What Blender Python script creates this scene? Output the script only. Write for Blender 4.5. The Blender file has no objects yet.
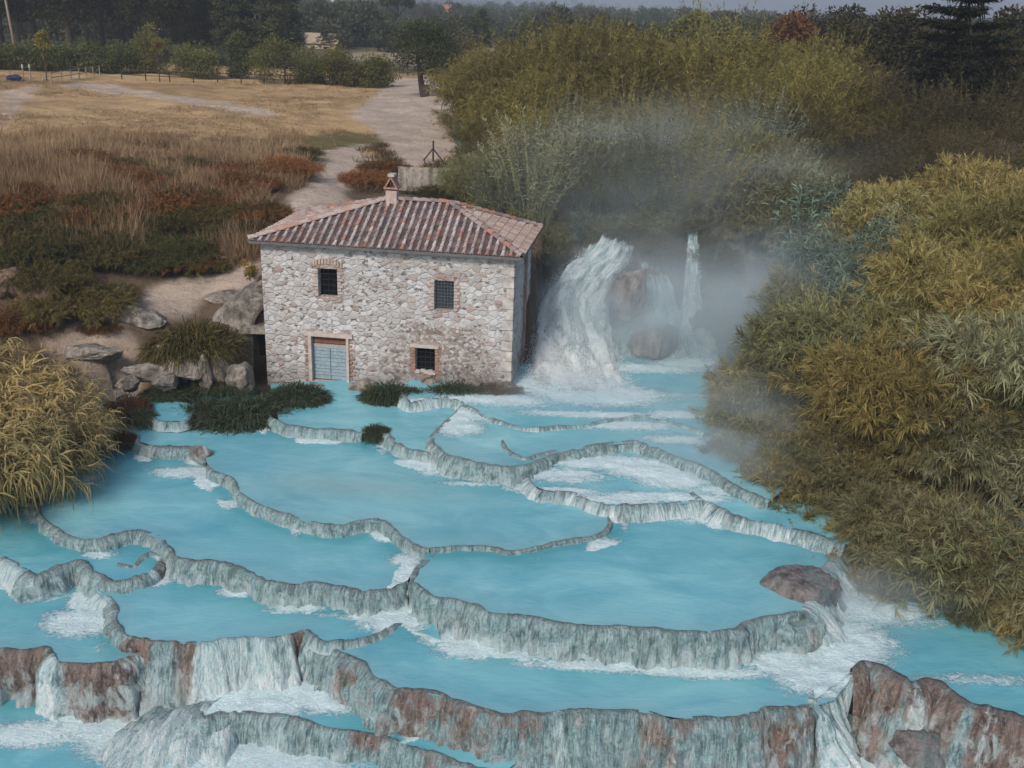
import bpy, math, random
import numpy as np
from mathutils import Matrix, Vector
rng = np.random.default_rng(7); random.seed(7)
R_ = math.radians
scene = bpy.context.scene
COL = scene.collection

# ---------------------------------------------------------------- camera, world, sun, exposure
FOC, PITCH, ROLL, CAMH = 1050.0, R_(19.9), R_(1.8), 14.5
_f = np.array([0, math.cos(PITCH), -math.sin(PITCH)]); _r0 = np.array([1., 0, 0]); _u0 = np.cross(_r0, _f)
_r = _r0*math.cos(ROLL)+_u0*math.sin(ROLL); _u = -_r0*math.sin(ROLL)+_u0*math.cos(ROLL)
CAMP = np.array([0, 0, CAMH])
cam_d = bpy.data.cameras.new('camera'); cam = bpy.data.objects.new('camera', cam_d); COL.objects.link(cam)
m = Matrix.Identity(4)
for i in range(3):
    m[i][0], m[i][1], m[i][2], m[i][3] = _r[i], _u[i], -_f[i], CAMP[i]
cam.matrix_world = m
cam_d.sensor_width = 36; cam_d.lens = FOC/1024*36; cam_d.clip_start = .1; cam_d.clip_end = 30000
scene.camera = cam
SUN_EL, SUN_AZ = 38, 205      # azimuth from +Y clockwise: behind and left of the camera
w = bpy.data.worlds.new('World'); scene.world = w; w.use_nodes = True
nt = w.node_tree; bg = nt.nodes['Background']
sky = nt.nodes.new('ShaderNodeTexSky'); sky.sky_type = 'NISHITA'; sky.sun_disc = False
sky.sun_elevation = R_(SUN_EL); sky.sun_rotation = R_(SUN_AZ); sky.dust_density = 2.5; sky.air_density = 1.0
nt.links.new(sky.outputs[0], bg.inputs[0]); bg.inputs[1].default_value = .09
sd = bpy.data.lights.new('sun', 'SUN'); sd.energy = 1.9; sd.angle = R_(12); sd.color = (1, .90, .78)
sun = bpy.data.objects.new('sun', sd); COL.objects.link(sun)
_d = Vector((math.sin(R_(SUN_AZ))*math.cos(R_(SUN_EL)), math.cos(R_(SUN_AZ))*math.cos(R_(SUN_EL)), math.sin(R_(SUN_EL))))
sun.rotation_euler = _d.to_track_quat('Z', 'Y').to_euler()
scene.view_settings.view_transform = 'Standard'; scene.view_settings.look = 'None'
scene.view_settings.exposure = 0.4; scene.view_settings.gamma = 1
scene.cycles.max_bounces = 6; scene.cycles.diffuse_bounces = 3; scene.cycles.glossy_bounces = 2
scene.cycles.transparent_max_bounces = 8; scene.cycles.volume_bounces = 2
scene.cycles.volume_step_rate = 2.0; scene.cycles.volume_max_steps = 64

# ---------------------------------------------------------------- helpers
def ray(px, py): return _f+_r*(px-512)/FOC+_u*(384-py)/FOC
def PZ(px, py, z):
    d = ray(px, py); return CAMP+d*((z-CAMH)/d[2])
def PY(px, py, y):
    d = ray(px, py); return CAMP+d*(y/d[1])
def hash3(i, j, k):
    n = (i*374761393+j*668265263+k*2147483647 ^ 0x5bd1e995) & 0xffffffff
    n = ((n ^ (n >> 13))*1274126177) & 0xffffffff
    n = ((n ^ (n >> 16))*2246822519) & 0xffffffff
    return ((n ^ (n >> 15)) & 0xffffff)/float(0xffffff)
def vnoise(x, y=0., z=0.):
    x, y, z = np.broadcast_arrays(np.asarray(x, float), np.asarray(y, float), np.asarray(z, float))
    xi, yi, zi = np.floor(x).astype(np.int64), np.floor(y).astype(np.int64), np.floor(z).astype(np.int64)
    fx, fy, fz = x-xi, y-yi, z-zi
    s = lambda t: t*t*(3-2*t)
    fx, fy, fz = s(fx), s(fy), s(fz); o = 0
    for a in (0, 1):
        for b in (0, 1):
            for c in (0, 1):
                wt = (fx if a else 1-fx)*(fy if b else 1-fy)*(fz if c else 1-fz)
                o = o+wt*hash3(xi+a, yi+b, zi+c)
    return o*2-1
def fbm(x, y=0., z=0., o=4):
    s, a, t = 0, .5, 1.
    for k in range(o):
        s = s+a*vnoise(np.asarray(x)*t+17*k, np.asarray(y)*t+5*k, np.asarray(z)*t); a *= .5; t *= 2.03
    return s
def crom(pts, step):
    """smooth curve through 3-D points, resampled evenly"""
    p = np.array(pts, float); p = np.vstack([2*p[0]-p[1], p, 2*p[-1]-p[-2]]); out = []
    for i in range(1, len(p)-2):
        for t in np.linspace(0, 1, 16, endpoint=False):
            a, b, c, d = p[i-1:i+3]
            out.append(.5*((2*b)+(-a+c)*t+(2*a-5*b+4*c-d)*t*t+(-a+3*b-3*c+d)*t**3))
    out.append(p[-2]); out = np.array(out)
    s = np.r_[0, np.cumsum(np.linalg.norm(np.diff(out[:, :3], axis=0), axis=1))]
    n = max(2, int(s[-1]/step)+1); q = np.linspace(0, s[-1], n)
    return np.stack([np.interp(q, s, out[:, k]) for k in range(out.shape[1])], 1), q
def inpoly(x, y, poly):
    x = np.asarray(x, float); y = np.asarray(y, float); c = np.zeros(x.shape, bool); n = len(poly)
    for i in range(n):
        x1, y1 = poly[i][:2]; x2, y2 = poly[(i+1) % n][:2]
        if y1 == y2: continue
        c ^= ((y1 > y) != (y2 > y)) & (x < (x2-x1)*(y-y1)/(y2-y1)+x1)
    return c
def segdist(x, y, line, closed=False):
    x = np.asarray(x, float); y = np.asarray(y, float)
    best = np.full(x.shape, 1e9); bx = np.zeros(x.shape); by = np.zeros(x.shape); n = len(line)
    for i in range(n if closed else n-1):
        x1, y1 = line[i][:2]; x2, y2 = line[(i+1) % n][:2]; dx, dy = x2-x1, y2-y1
        t = np.clip(((x-x1)*dx+(y-y1)*dy)/max(dx*dx+dy*dy, 1e-9), 0, 1)
        qx, qy = x1+t*dx, y1+t*dy; d = np.hypot(x-qx, y-qy); k = d < best
        best = np.where(k, d, best); bx = np.where(k, qx, bx); by = np.where(k, qy, by)
    return best, bx, by
def sst(a, b, x):
    t = np.clip((np.asarray(x, float)-a)/(b-a), 0, 1); return t*t*(3-2*t)

def unit(v): return v/(np.linalg.norm(v, axis=-1, keepdims=True)+1e-9)
def tag(o, label=None, cat=None, group=None, kind=None):
    if label: o['label'] = label
    if cat: o['category'] = cat
    if group: o['group'] = group
    if kind: o['kind'] = kind
    return o
def empty(name, loc, label=None, cat=None, group=None, rz=0):
    o = bpy.data.objects.new(name, None); COL.objects.link(o); o.location = loc; o.rotation_euler = (0, 0, rz)
    o.empty_display_size = .2
    return tag(o, label, cat, group)
def npmesh(name, V, Fq=None, Ft=None, attrs=None, smooth=True):
    me = bpy.data.meshes.new(name); V = np.asarray(V, np.float32)
    Fq = np.zeros((0, 4), np.int32) if Fq is None else np.asarray(Fq, np.int32)
    Ft = np.zeros((0, 3), np.int32) if Ft is None else np.asarray(Ft, np.int32)
    me.vertices.add(len(V)); me.vertices.foreach_set('co', V.ravel())
    idx = np.r_[Fq.ravel(), Ft.ravel()]
    me.loops.add(len(idx)); me.loops.foreach_set('vertex_index', idx.astype(np.int32))
    n = len(Fq)+len(Ft); tot = np.r_[np.full(len(Fq), 4), np.full(len(Ft), 3)].astype(np.int32)
    st = np.r_[0, np.cumsum(tot)[:-1]].astype(np.int32)
    me.polygons.add(n); me.polygons.foreach_set('loop_start', st); me.polygons.foreach_set('loop_total', tot)
    me.polygons.foreach_set('use_smooth', np.full(n, smooth))
    for k, a in (attrs or {}).items():
        a = np.asarray(a, np.float32)
        if a.ndim == 1:
            at = me.attributes.new(k, 'FLOAT', 'POINT'); at.data.foreach_set('value', a)
        else:
            if a.shape[1] == 3: a = np.c_[a, np.ones(len(a), np.float32)]
            at = me.attributes.new(k, 'FLOAT_COLOR', 'POINT'); at.data.foreach_set('color', a.ravel())
    me.update(calc_edges=True); me.validate()
    return me
def link(name, me, mat, parent=None, loc=None):
    o = bpy.data.objects.new(name, me); COL.objects.link(o)
    if mat and not len(me.materials): me.materials.append(mat)
    if parent: o.parent = parent
    if loc is not None: o.location = loc
    return o
def gridfaces(nu, nv):
    i, j = np.meshgrid(np.arange(nu-1), np.arange(nv-1), indexing='ij'); a = i*nv+j
    return np.stack([a, a+nv, a+nv+1, a+1], -1).reshape(-1, 4)
class MB:
    """collects simple solids into one mesh"""
    def __init__(s): s.V = []; s.F = []
    def add(s, V, F):
        b = len(s.V); s.V += [tuple(v) for v in V]; s.F += [tuple(b+i for i in f) for f in F]; return s
    def box(s, c, d, M=None):
        c = np.array(c, float); d = np.array(d, float)/2
        V = [c+d*np.array([a, b, e]) for a in (-1, 1) for b in (-1, 1) for e in (-1, 1)]
        return s.add(V, [(0, 1, 3, 2), (4, 6, 7, 5), (0, 4, 5, 1), (2, 3, 7, 6), (0, 2, 6, 4), (1, 5, 7, 3)])
    def tube(s, pts, rad, n=7):
        pts = np.array(pts, float); rad = np.broadcast_to(rad, (len(pts),)); V = []
        for i, p in enumerate(pts):
            t = pts[min(i+1, len(pts)-1)]-pts[max(i-1, 0)]; t /= np.linalg.norm(t)+1e-9
            a = np.cross(t, [0, 0, 1.] if abs(t[2]) < .9 else [1., 0, 0]); a /= np.linalg.norm(a); b = np.cross(t, a)
            for k in range(n):
                q = 2*math.pi*k/n; V.append(p+rad[i]*(a*math.cos(q)+b*math.sin(q)))
        F = [(i*n+k, i*n+(k+1) % n, (i+1)*n+(k+1) % n, (i+1)*n+k) for i in range(len(pts)-1) for k in range(n)]
        F += [tuple(range(n))[::-1], tuple((len(pts)-1)*n+k for k in range(n))]
        return s.add(V, F)
    def build(s, name, mat, parent=None, smooth=False, loc=None):
        me = bpy.data.meshes.new(name); me.from_pydata(s.V, [], s.F)
        if smooth: me.polygons.foreach_set('use_smooth', [True]*len(me.polygons))
        me.update(); return link(name, me, mat, parent, loc)

# ---------------------------------------------------------------- node helpers
class NT:
    def __init__(s, name):
        s.m = bpy.data.materials.new(name); s.m.use_nodes = True; s.t = s.m.node_tree; s.t.nodes.clear()
        s.out = s.n('ShaderNodeOutputMaterial')
    def n(s, k, **kw):
        x = s.t.nodes.new(k)
        for a, b in kw.items(): setattr(x, a, b)
        return x
    def l(s, a, b): s.t.links.new(a, b)
    def val(s, sock, v):
        if hasattr(v, 'default_value') or isinstance(v, bpy.types.NodeSocket): s.l(v, sock)
        else: sock.default_value = v if not (isinstance(v, tuple) and len(v) == 3 and len(sock.default_value) == 4) else (*v, 1)
    def mix(s, f, a, b, mode='MIX'):
        x = s.n('ShaderNodeMix', data_type='RGBA', blend_type=mode)
        s.val(x.inputs[0], f); s.val(x.inputs[6], a); s.val(x.inputs[7], b); return x.outputs[2]
    def math(s, op, a, b=0., c=None):
        x = s.n('ShaderNodeMath', operation=op); s.val(x.inputs[0], a); s.val(x.inputs[1], b)
        if c is not None: s.val(x.inputs[2], c)
        return x.outputs[0]
    def rng(s, v, a, b, c=0., d=1.):
        x = s.n('ShaderNodeMapRange'); x.clamp = True; s.val(x.inputs[0], v)
        for i, q in enumerate((a, b, c, d)): x.inputs[i+1].default_value = q
        return x.outputs[0]
    def attr(s, name, out='Fac'):
        return s.n('ShaderNodeAttribute', attribute_name=name).outputs[out]
    def coord(s, scale=(1, 1, 1), src='Object', loc=(0, 0, 0), rot=(0, 0, 0)):
        if src == 'World': o = s.n('ShaderNodeNewGeometry').outputs['Position']
        elif hasattr(src, 'links'): o = src
        else: o = s.n('ShaderNodeTexCoord').outputs[src]
        x = s.n('ShaderNodeMapping'); s.l(o, x.inputs[0]); x.inputs[3].default_value = scale; x.inputs[1].default_value = loc
        x.inputs[2].default_value = rot
        return x.outputs[0]
    def noise(s, vec, scale, detail=4, rough=.55, dist=0.):
        x = s.n('ShaderNodeTexNoise'); s.l(vec, x.inputs['Vector']); x.inputs['Scale'].default_value = scale
        x.inputs['Detail'].default_value = detail; x.inputs['Roughness'].default_value = rough; x.inputs['Distortion'].default_value = dist
        return x.outputs[0]
    def voro(s, vec, scale, feat='F1', rand=1.):
        x = s.n('ShaderNodeTexVoronoi', feature=feat); s.l(vec, x.inputs['Vector']); x.inputs['Scale'].default_value = scale
        x.inputs['Randomness'].default_value = rand; return x
    def ramp(s, f, stops, interp='LINEAR'):
        x = s.n('ShaderNodeValToRGB'); s.l(f, x.inputs[0]); e = x.color_ramp.elements; x.color_ramp.interpolation = interp
        while len(e) < len(stops): e.new(.5)
        for i, (p, c) in enumerate(stops): e[i].position = p; e[i].color = (*c, 1)
        return x.outputs[0]
    def bump(s, h, strength, dist, nrm=None):
        x = s.n('ShaderNodeBump'); s.l(h, x.inputs['Height']); x.inputs['Strength'].default_value = strength
        x.inputs['Distance'].default_value = dist
        if nrm is not None: s.l(nrm, x.inputs['Normal'])
        return x.outputs[0]
    def pbr(s, col, rough=.8, nrm=None, spec=.3, trans=0.):
        b = s.n('ShaderNodeBsdfPrincipled'); s.val(b.inputs['Base Color'], col); s.val(b.inputs['Roughness'], rough)
        s.val(b.inputs['Specular IOR Level'], spec)
        if nrm is not None: s.l(nrm, b.inputs['Normal'])
        sh = b.outputs[0]
        if trans:
            t = s.n('ShaderNodeBsdfTranslucent'); s.val(t.inputs[0], col); x = s.n('ShaderNodeMixShader')
            x.inputs[0].default_value = trans; s.l(sh, x.inputs[1]); s.l(t.outputs[0], x.inputs[2]); sh = x.outputs[0]
        s.l(sh, s.out.inputs[0]); return s.m
def plain(name, col, rough=.8, var=.25, scale=3., bump=.0):
    t = NT(name); n = t.noise(t.coord(), scale, 5)
    c = t.mix(t.rng(n, .3, .7), tuple(x*(1-var) for x in col), tuple(min(1, x*(1+var)) for x in col))
    return t.pbr(c, rough, t.bump(n, bump, .05) if bump else None)

# water: milky turquoise
def mat_water():
    t = NT('milky_turquoise_water'); v = t.coord(src='World')
    n1 = t.noise(t.coord((1, 1.7, 1), 'World'), .27, 4, .6, 1.2); n2 = t.noise(t.coord((.5, 1.6, 1), 'World'), 2.2, 5, .6, .6)
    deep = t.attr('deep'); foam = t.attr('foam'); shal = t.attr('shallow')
    c = t.mix(t.rng(n1, .3, .7), (.125, .41, .515), (.27, .60, .67))
    c = t.mix(t.math('MULTIPLY', t.rng(n2, .5, .75), .25), c, (.36, .69, .74))
    n0 = t.noise(t.coord((1, 1.4, 1), 'World', (3, 1, 0)), .11, 5, .62, .8); c = t.mix(t.math('MULTIPLY', t.rng(n0, .46, .64), .5), c, (.09, .35, .46))
    c = t.mix(deep, c, (.05, .30, .37))  # darker teal: depth and the dams' drop shadow put into the water colour
    c = t.mix(t.math('MULTIPLY', shal, t.rng(n2, .3, .7, .3, 1)), c, (.24, .40, .44))
    fn = t.noise(t.coord((1, 1.3, 1), 'World'), 3.2, 6, .7, 1.5)
    ff = t.math('ADD', t.math('MULTIPLY', foam, 1.5), t.math('SUBTRACT', t.math('MULTIPLY', fn, 1.8), 1.42))
    fn2 = t.noise(t.coord((1, 1.5, 1), 'World'), 11, 5, .75, 1.); ff = t.math('ADD', ff, t.math('MULTIPLY', t.math('SUBTRACT', fn2, .5), .9)); fm = t.rng(ff, -.02, .42)
    c = t.mix(t.math('MULTIPLY', fm, .93), c, t.mix(t.rng(fn2, .38, .6), (.45, .70, .76), (.84, .91, .94)))
    wv = t.noise(t.coord((1.6, 3.5, 1), 'World'), 2.4, 4, .6, .4)
    h = t.math('ADD', t.math('MULTIPLY', wv, .5), t.math('MULTIPLY', fm, t.math('MULTIPLY', fn, 3.)))
    rough = t.mix(fm, (.16,)*3, (.6,)*3)
    return t.pbr(c, rough, t.bump(h, .55, .05), .45)
# travertine dams: pale grey-blue curtains with mineral streaks; uv = (metres along, metres down)
def mat_trav():
    t = NT('wet_travertine'); uv = t.n('ShaderNodeUVMap').outputs[0]
    s1 = t.noise(t.coord((1, .3, 1), uv), 5.5, 6, .7, .8); s2 = t.noise(t.coord((1, .2, 1), uv), 17, 5, .65, .3)
    p = t.noise(t.coord(src='World'), 1.3, 5, .6); fine = t.noise(t.coord(src='World'), 13, 6, .7, .5); lump = t.noise(t.coord((1, .6, 1), uv), 3.2, 5, .7, .6)
    br = t.attr('brown'); vd = t.attr('down'); wt = t.attr('white')
    c = t.mix(t.rng(s1, .36, .62), (.10, .185, .205), (.34, .53, .575))
    c = t.mix(t.math('MULTIPLY', t.rng(s2, .46, .68), .7), c, (.58, .73, .76))
    c = t.mix(t.math('MULTIPLY', t.rng(fine, .5, .62), .6), c, (.11, .18, .19)); c = t.mix(t.math('MULTIPLY', t.rng(s2, .46, .36), .55), c, (.06, .10, .11))
    c = t.mix(t.math('MULTIPLY', t.rng(p, .52, .64), .3), c, (.19, .19, .16))
    b = t.mix(t.rng(s1, .36, .64), (.06, .045, .036), (.34, .255, .225))
    b = t.mix(t.math('MULTIPLY', t.rng(fine, .52, .68), .55), b, (.50, .46, .45)); b = t.mix(t.math('MULTIPLY', t.rng(s2, .55, .7), .5), b, (.20, .125, .07))
    bm = t.rng(t.math('ADD', br, t.math('MULTIPLY', t.math('SUBTRACT', t.math('ADD', t.math('MULTIPLY', p, .6), t.math('MULTIPLY', lump, .5)), .55), 2.4)), .38, .66)
    c = t.mix(bm, c, b)
    top = t.rng(vd, 0., .14, 1, 0)
    c = t.mix(t.math('MULTIPLY', top, t.rng(fine, .4, .62, .2, .85)), c, (.20, .215, .21))
    c = t.mix(t.math('MULTIPLY', t.rng(t.math('ADD', lump, t.math('MULTIPLY', vd, .22)), .58, .72), .7), c, (.56, .69, .73))
    wet = t.rng(t.math('ADD', vd, t.math('MULTIPLY', t.math('SUBTRACT', s1, .5), 1.6)), .8, 1.15)
    c = t.mix(t.math('MULTIPLY', wet, .65), c, (.62, .76, .80))
    k = t.math('ADD', t.math('ADD', t.math('MULTIPLY', s1, .65), t.math('MULTIPLY', s2, .6)), t.math('ADD', t.math('MULTIPLY', wt, .95), t.math('MULTIPLY', vd, .15)))
    fallc = t.ramp(t.math('ADD', t.math('MULTIPLY', s2, .6), t.math('ADD', t.math('MULTIPLY', s1, .4), t.math('MULTIPLY', vd, .12))), [(.4, (.24, .44, .49)), (.52, (.50, .68, .73)), (.66, (.82, .89, .92))])
    c = t.mix(t.math('MULTIPLY', t.rng(wt, .05, .35), t.rng(k, 1.15, 1.42)), c, fallc)
    h = t.math('ADD', t.math('MULTIPLY', lump, 1.2), t.math('MULTIPLY', s1, 1.)); h = t.math('ADD', h, t.math('ADD', t.math('MULTIPLY', s2, .6), t.math('MULTIPLY', fine, .7)))
    return t.pbr(c, .45, t.bump(h, 1., .13), .45)
def mat_fall(seed=0., cover=0.):
    t = NT('falling_white_water'); uv = t.n('ShaderNodeUVMap').outputs[0]
    s1 = t.noise(t.coord((1, .25, 1), uv, (seed, 0, seed)), 3.5, 6, .7, .9); s2 = t.noise(t.coord((1, .16, 1), uv, (seed, 0, 0)), 11, 6, .7, .5)
    p = t.noise(t.coord(src='World', loc=(seed, 0, 0)), 1.2, 6, .7); f = t.noise(t.coord(src='World'), 9, 5, .75)
    wh = t.attr('white'); ed = t.attr('edge')
    k = t.math('ADD', t.math('ADD', t.math('MULTIPLY', s1, .5), t.math('MULTIPLY', s2, .35)), t.math('ADD', t.math('MULTIPLY', p, .3), t.math('MULTIPLY', f, .25)))
    kc = t.math('ADD', k, t.math('MULTIPLY', t.math('SUBTRACT', wh, .5), .35))
    c = t.ramp(kc, [(.5, (.22, .40, .46)), (.64, (.46, .64, .69)), (.78, (.74, .84, .87)), (.92, (.90, .94, .95))])
    al = t.rng(t.math('ADD', k, t.math('ADD', t.math('MULTIPLY', ed, .44), t.math('ADD', t.math('MULTIPLY', wh, .25), cover))), 1.02, 1.26)
    b = t.n('ShaderNodeBsdfPrincipled'); t.l(c, b.inputs['Base Color']); b.inputs['Roughness'].default_value = .6
    t.l(t.bump(t.math('ADD', s1, t.math('MULTIPLY', f, .8)), 1., .12), b.inputs['Normal'])
    tr = t.n('ShaderNodeBsdfTransparent'); mx = t.n('ShaderNodeMixShader'); t.l(al, mx.inputs[0]); t.l(tr.outputs[0], mx.inputs[1]); t.l(b.outputs[0], mx.inputs[2]); t.l(mx.outputs[0], t.out.inputs[0])
    return t.m
def mat_rock(name, a, b, moss=(.05, .06, .03), mossk=.5):
    t = NT(name); w_ = t.coord(src='World'); n = t.noise(w_, 1.1, 6, .62, .5); f = t.noise(w_, 9, 6, .7)
    vv = t.noise(t.coord((1, 1, .3), 'World'), 3, 5, .6)
    c = t.mix(t.rng(vv, .35, .65), a, b); c = t.mix(t.math('MULTIPLY', t.rng(f, .5, .7), .5), c, tuple(x*1.5 for x in b))
    c = t.mix(t.math('MULTIPLY', t.rng(n, .5, .62), mossk), c, moss)
    return t.pbr(c, .8, t.bump(t.math('ADD', f, t.math('MULTIPLY', vv, 1.4)), 1., .12), .3)
def mat_stonewall():
    t = NT('rubble_stone_wall'); o = t.n('ShaderNodeTexCoord').outputs['Object']
    wob = t.n('ShaderNodeVectorMath', operation='ADD'); dn = t.n('ShaderNodeTexNoise'); t.l(o, dn.inputs['Vector']); dn.inputs['Scale'].default_value = 2.5
    sc = t.n('ShaderNodeVectorMath', operation='SCALE'); t.l(dn.outputs['Color'], sc.inputs[0]); sc.inputs['Scale'].default_value = .16
    t.l(o, wob.inputs[0]); t.l(sc.outputs[0], wob.inputs[1]); wv = wob.outputs[0]
    big = t.coord((1, 1, 1.4), wv); 
    va, ea = t.voro(big, 3.5, 'F1', .85), t.voro(big, 3.5, 'DISTANCE_TO_EDGE', .9)
    vb, eb = t.voro(big, 8., 'F1', 1.), t.voro(big, 8., 'DISTANCE_TO_EDGE', 1.)
    sm = t.attr('small'); msk = t.rng(t.math('ADD', sm, t.math('MULTIPLY', t.math('SUBTRACT', t.noise(o, 1.3, 3), .5), 1.6)), .4, .6)
    sb = t.n('ShaderNodeSeparateColor'); t.l(vb.outputs['Color'], sb.inputs[0])
    cell = t.mix(msk, va.outputs['Color'], vb.outputs['Color']); edge = t.mix(msk, ea.outputs[0], t.math('MULTIPLY', eb.outputs[0], 2.2))
    sp = t.n('ShaderNodeSeparateColor'); t.l(cell, sp.inputs[0])
    pale = t.ramp(sp.outputs[0], [(0, (.54, .54, .55)), (.3, (.68, .69, .71)), (.52, (.45, .43, .43)), (.62, (.74, .75, .77)), (.86, (.46, .36, .33)), (.89, (.64, .65, .66)), (1, (.56, .50, .46))], 'CONSTANT')
    dark = t.ramp(sp.outputs[1], [(0, (.44, .40, .38)), (.25, (.28, .22, .20)), (.38, (.58, .55, .53)), (.6, (.36, .27, .23)), (.7, (.66, .64, .62)), (.92, (.12, .11, .11)), (1, (.3, .25, .22))], 'CONSTANT')
    c = t.mix(msk, pale, dark)
    # odd dark and brick-red stones
    dk = t.attr('darks'); c = t.mix(t.math('MULTIPLY', t.math('GREATER_THAN', sb.outputs[2], t.math('SUBTRACT', .99, t.math('MULTIPLY', dk, .13))), .9), c, (.065, .055, .06))
    rd = t.attr('red'); c = t.mix(t.math('MULTIPLY', t.math('GREATER_THAN', t.math('ADD', sp.outputs[1], rd), .985), .7), c, (.36, .16, .11))
    f = t.noise(o, 22, 5, .7); g = t.noise(o, .7, 4)
    c = t.mix(.2, c, (.46, .44, .43)); c = t.mix(1., c, (.86, .86, .87), 'MULTIPLY')
    c = t.mix(t.math('MULTIPLY', t.rng(f, .45, .7), .3), c, (.25, .22, .2))
    c = t.mix(t.math('MULTIPLY', t.rng(g, .42, .68), .4), c, (.36, .31, .28))
    mort = t.rng(edge, .0, .06, 1, 0)
    c = t.mix(t.math('MULTIPLY', mort, .7), c, (.42, .40, .39))
    wet = t.attr('damp'); c = t.mix(t.math('MULTIPLY', wet, .6), c, (.10, .10, .085))
    h = t.math('ADD', t.math('MULTIPLY', t.rng(edge, 0, .16), 1.), t.math('MULTIPLY', f, .35))
    return t.pbr(c, .85, t.bump(h, .7, .045), .2)
def mat_foliage(name, a, b, tr=.25):
    t = NT(name); r = t.attr('rnd'); oi = t.n('ShaderNodeObjectInfo')
    c = t.mix(r, a, b)
    c = t.mix(t.math('MULTIPLY', t.rng(t.noise(t.coord(src='World'), .45, 3), .35, .65), .45), c, tuple(x*.55 for x in b))
    c = t.mix(1., c, oi.outputs['Color'], 'MULTIPLY')
    return t.pbr(c, .65, None, .2, tr)
def mat_ground():
    t = NT('bank_and_field_ground'); col = t.attr('tint', 'Color'); w_ = t.coord(src='World')
    n = t.noise(w_, .35, 6, .65); f = t.noise(w_, 2.6, 6, .7); ff = t.noise(w_, 14, 5, .7)
    c = t.mix(t.rng(n, .35, .65), t.mix(1., col, (.68, .68, .66), 'MULTIPLY'), t.mix(1., col, (1.12, 1.1, 1.05), 'MULTIPLY'))
    c = t.mix(t.math('MULTIPLY', t.rng(f, .48, .66), .55), c, t.mix(1., col, (.5, .46, .42), 'MULTIPLY'))
    c = t.mix(t.math('MULTIPLY', t.rng(ff, .5, .7), .35), c, t.mix(1., col, (1.4, 1.4, 1.4), 'MULTIPLY'))
    return t.pbr(c, .95, t.bump(t.math('ADD', f, t.math('MULTIPLY', ff, .4)), .8, .25), .1)
M = {}
M['water'] = mat_water(); M['trav'] = mat_trav(); M['fall'] = mat_fall(); M['wall'] = mat_stonewall(); M['ground'] = mat_ground()
M['wetrock'] = mat_rock('wet_brown_rock', (.06, .055, .055), (.27, .25, .25), (.16, .24, .25), .7)
M['cliff'] = mat_rock('mossy_cliff_rock', (.035, .038, .036), (.15, .145, .13), (.03, .05, .045), .7)
M['boulder'] = mat_rock('grey_boulder_rock', (.13, .095, .08), (.36, .33, .32), (.10, .07, .055), .5)
M['ledge'] = mat_rock('pale_ledge_rock', (.13, .11, .09), (.42, .38, .34), (.07, .065, .045), .6)
M['fol_gold'] = mat_foliage('golden_feathery_foliage', (.085, .078, .038), (.40, .35, .18))
M['fol_olive'] = mat_foliage('olive_foliage', (.06, .06, .025), (.29, .265, .10))
M['fol_reed'] = mat_foliage('blue_green_reed_leaves', (.045, .085, .065), (.24, .31, .23))
M['fol_straw'] = mat_foliage('straw_reed_leaves', (.22, .17, .065), (.58, .47, .22))
M['fol_dark'] = mat_foliage('dark_evergreen_foliage', (.018, .022, .012), (.065, .07, .035))
M['fol_sedge'] = mat_foliage('dark_sedge_blades', (.02, .035, .02), (.11, .135, .07)); M['fol_sage'] = mat_foliage('sage_reed_leaves', (.10, .115, .075), (.36, .37, .25))
M['fol_dry'] = mat_foliage('dry_grass_blades', (.15, .095, .055), (.56, .40, .235))
M['fol_brown'] = mat_foliage('brown_scrub_foliage', (.06, .045, .025), (.20, .14, .075))
M['bark'] = plain('rough_bark', (.06, .048, .04), .9, .4, 6, .6)
M['cane'] = plain('dry_cane', (.34, .27, .15), .8, .3, 4)
M['twig'] = plain('bare_grey_twigs', (.22, .17, .15), .9, .3, 4)
M['wood'] = plain('weathered_wood', (.26, .22, .18), .85, .3, 8, .3)
M['darkwood'] = plain('dark_old_wood', (.05, .035, .03), .85, .3, 8, .3)
M['iron'] = plain('black_iron', (.012, .012, .014), .6, .3, 8)
M['void'] = plain('unlit_interior', (.004, .004, .005), 1., .2, 3)
M['surround'] = plain('pale_stone_surround', (.47, .43, .40), .85, .15, 6, .4)
M['brick'] = None

# ---------------------------------------------------------------- pools (pixel trace on a known water level -> world metres)
LV = dict(A=.28, AL=-.02, AP=.0, B=.2, C=-.35, D=-.7, E=-.45, F=-1.26, G=-1.36, H=-1.6, I=-1.0, J=-1.3, K=-3.1, L=-2.45, S=-.1)
R2a = [(208,465),(213,472),(230,478),(238,492),(250,500),(263,507),(283,515),(310,523),(340,527),(362,522),(383,523),(400,535),(417,545),(430,549)]
R2b = [(430,549),(447,548),(463,547),(490,548),(510,552),(537,547),(560,542),(587,538),(603,533),(611,524),(608,516)]
R3 = [(44,497),(40,510),(46,522),(63,535),(87,541),(117,535),(140,533),(157,538),(163,548),(177,557),(197,563),(227,567),(253,577),(277,583),(317,585),(353,591),(387,591),(408,582)]
R23 = [(432,549),(424,560),(414,570),(410,584)]
R4 = [(410,583),(417,588),(428,595),(450,599),(473,604),(487,612),(507,615),(533,617),(553,622),(587,627),(620,627),(640,629),(684,634),(735,632),(745,624),(757,619),(775,616),(807,613)]
R5 = [(690,494),(704,503),(734,517),(767,523),(800,531),(845,545)]
R5b = [(526,476),(534,486),(547,491),(570,495),(593,502),(620,507),(660,506),(704,503)]
R6 = [(463,404),(457,413),(446,422),(436,432),(430,442),(440,452),(463,459),(487,465),(512,467),(530,465),(545,457),(570,451),(607,445),(633,443),(653,448),(680,458),(708,470),(740,488),(770,500)]
R6L = [(380,432),(393,440),(408,450),(432,456)]
R7 = [(503,440),(508,449),(524,458),(540,455),(556,450)]
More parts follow.
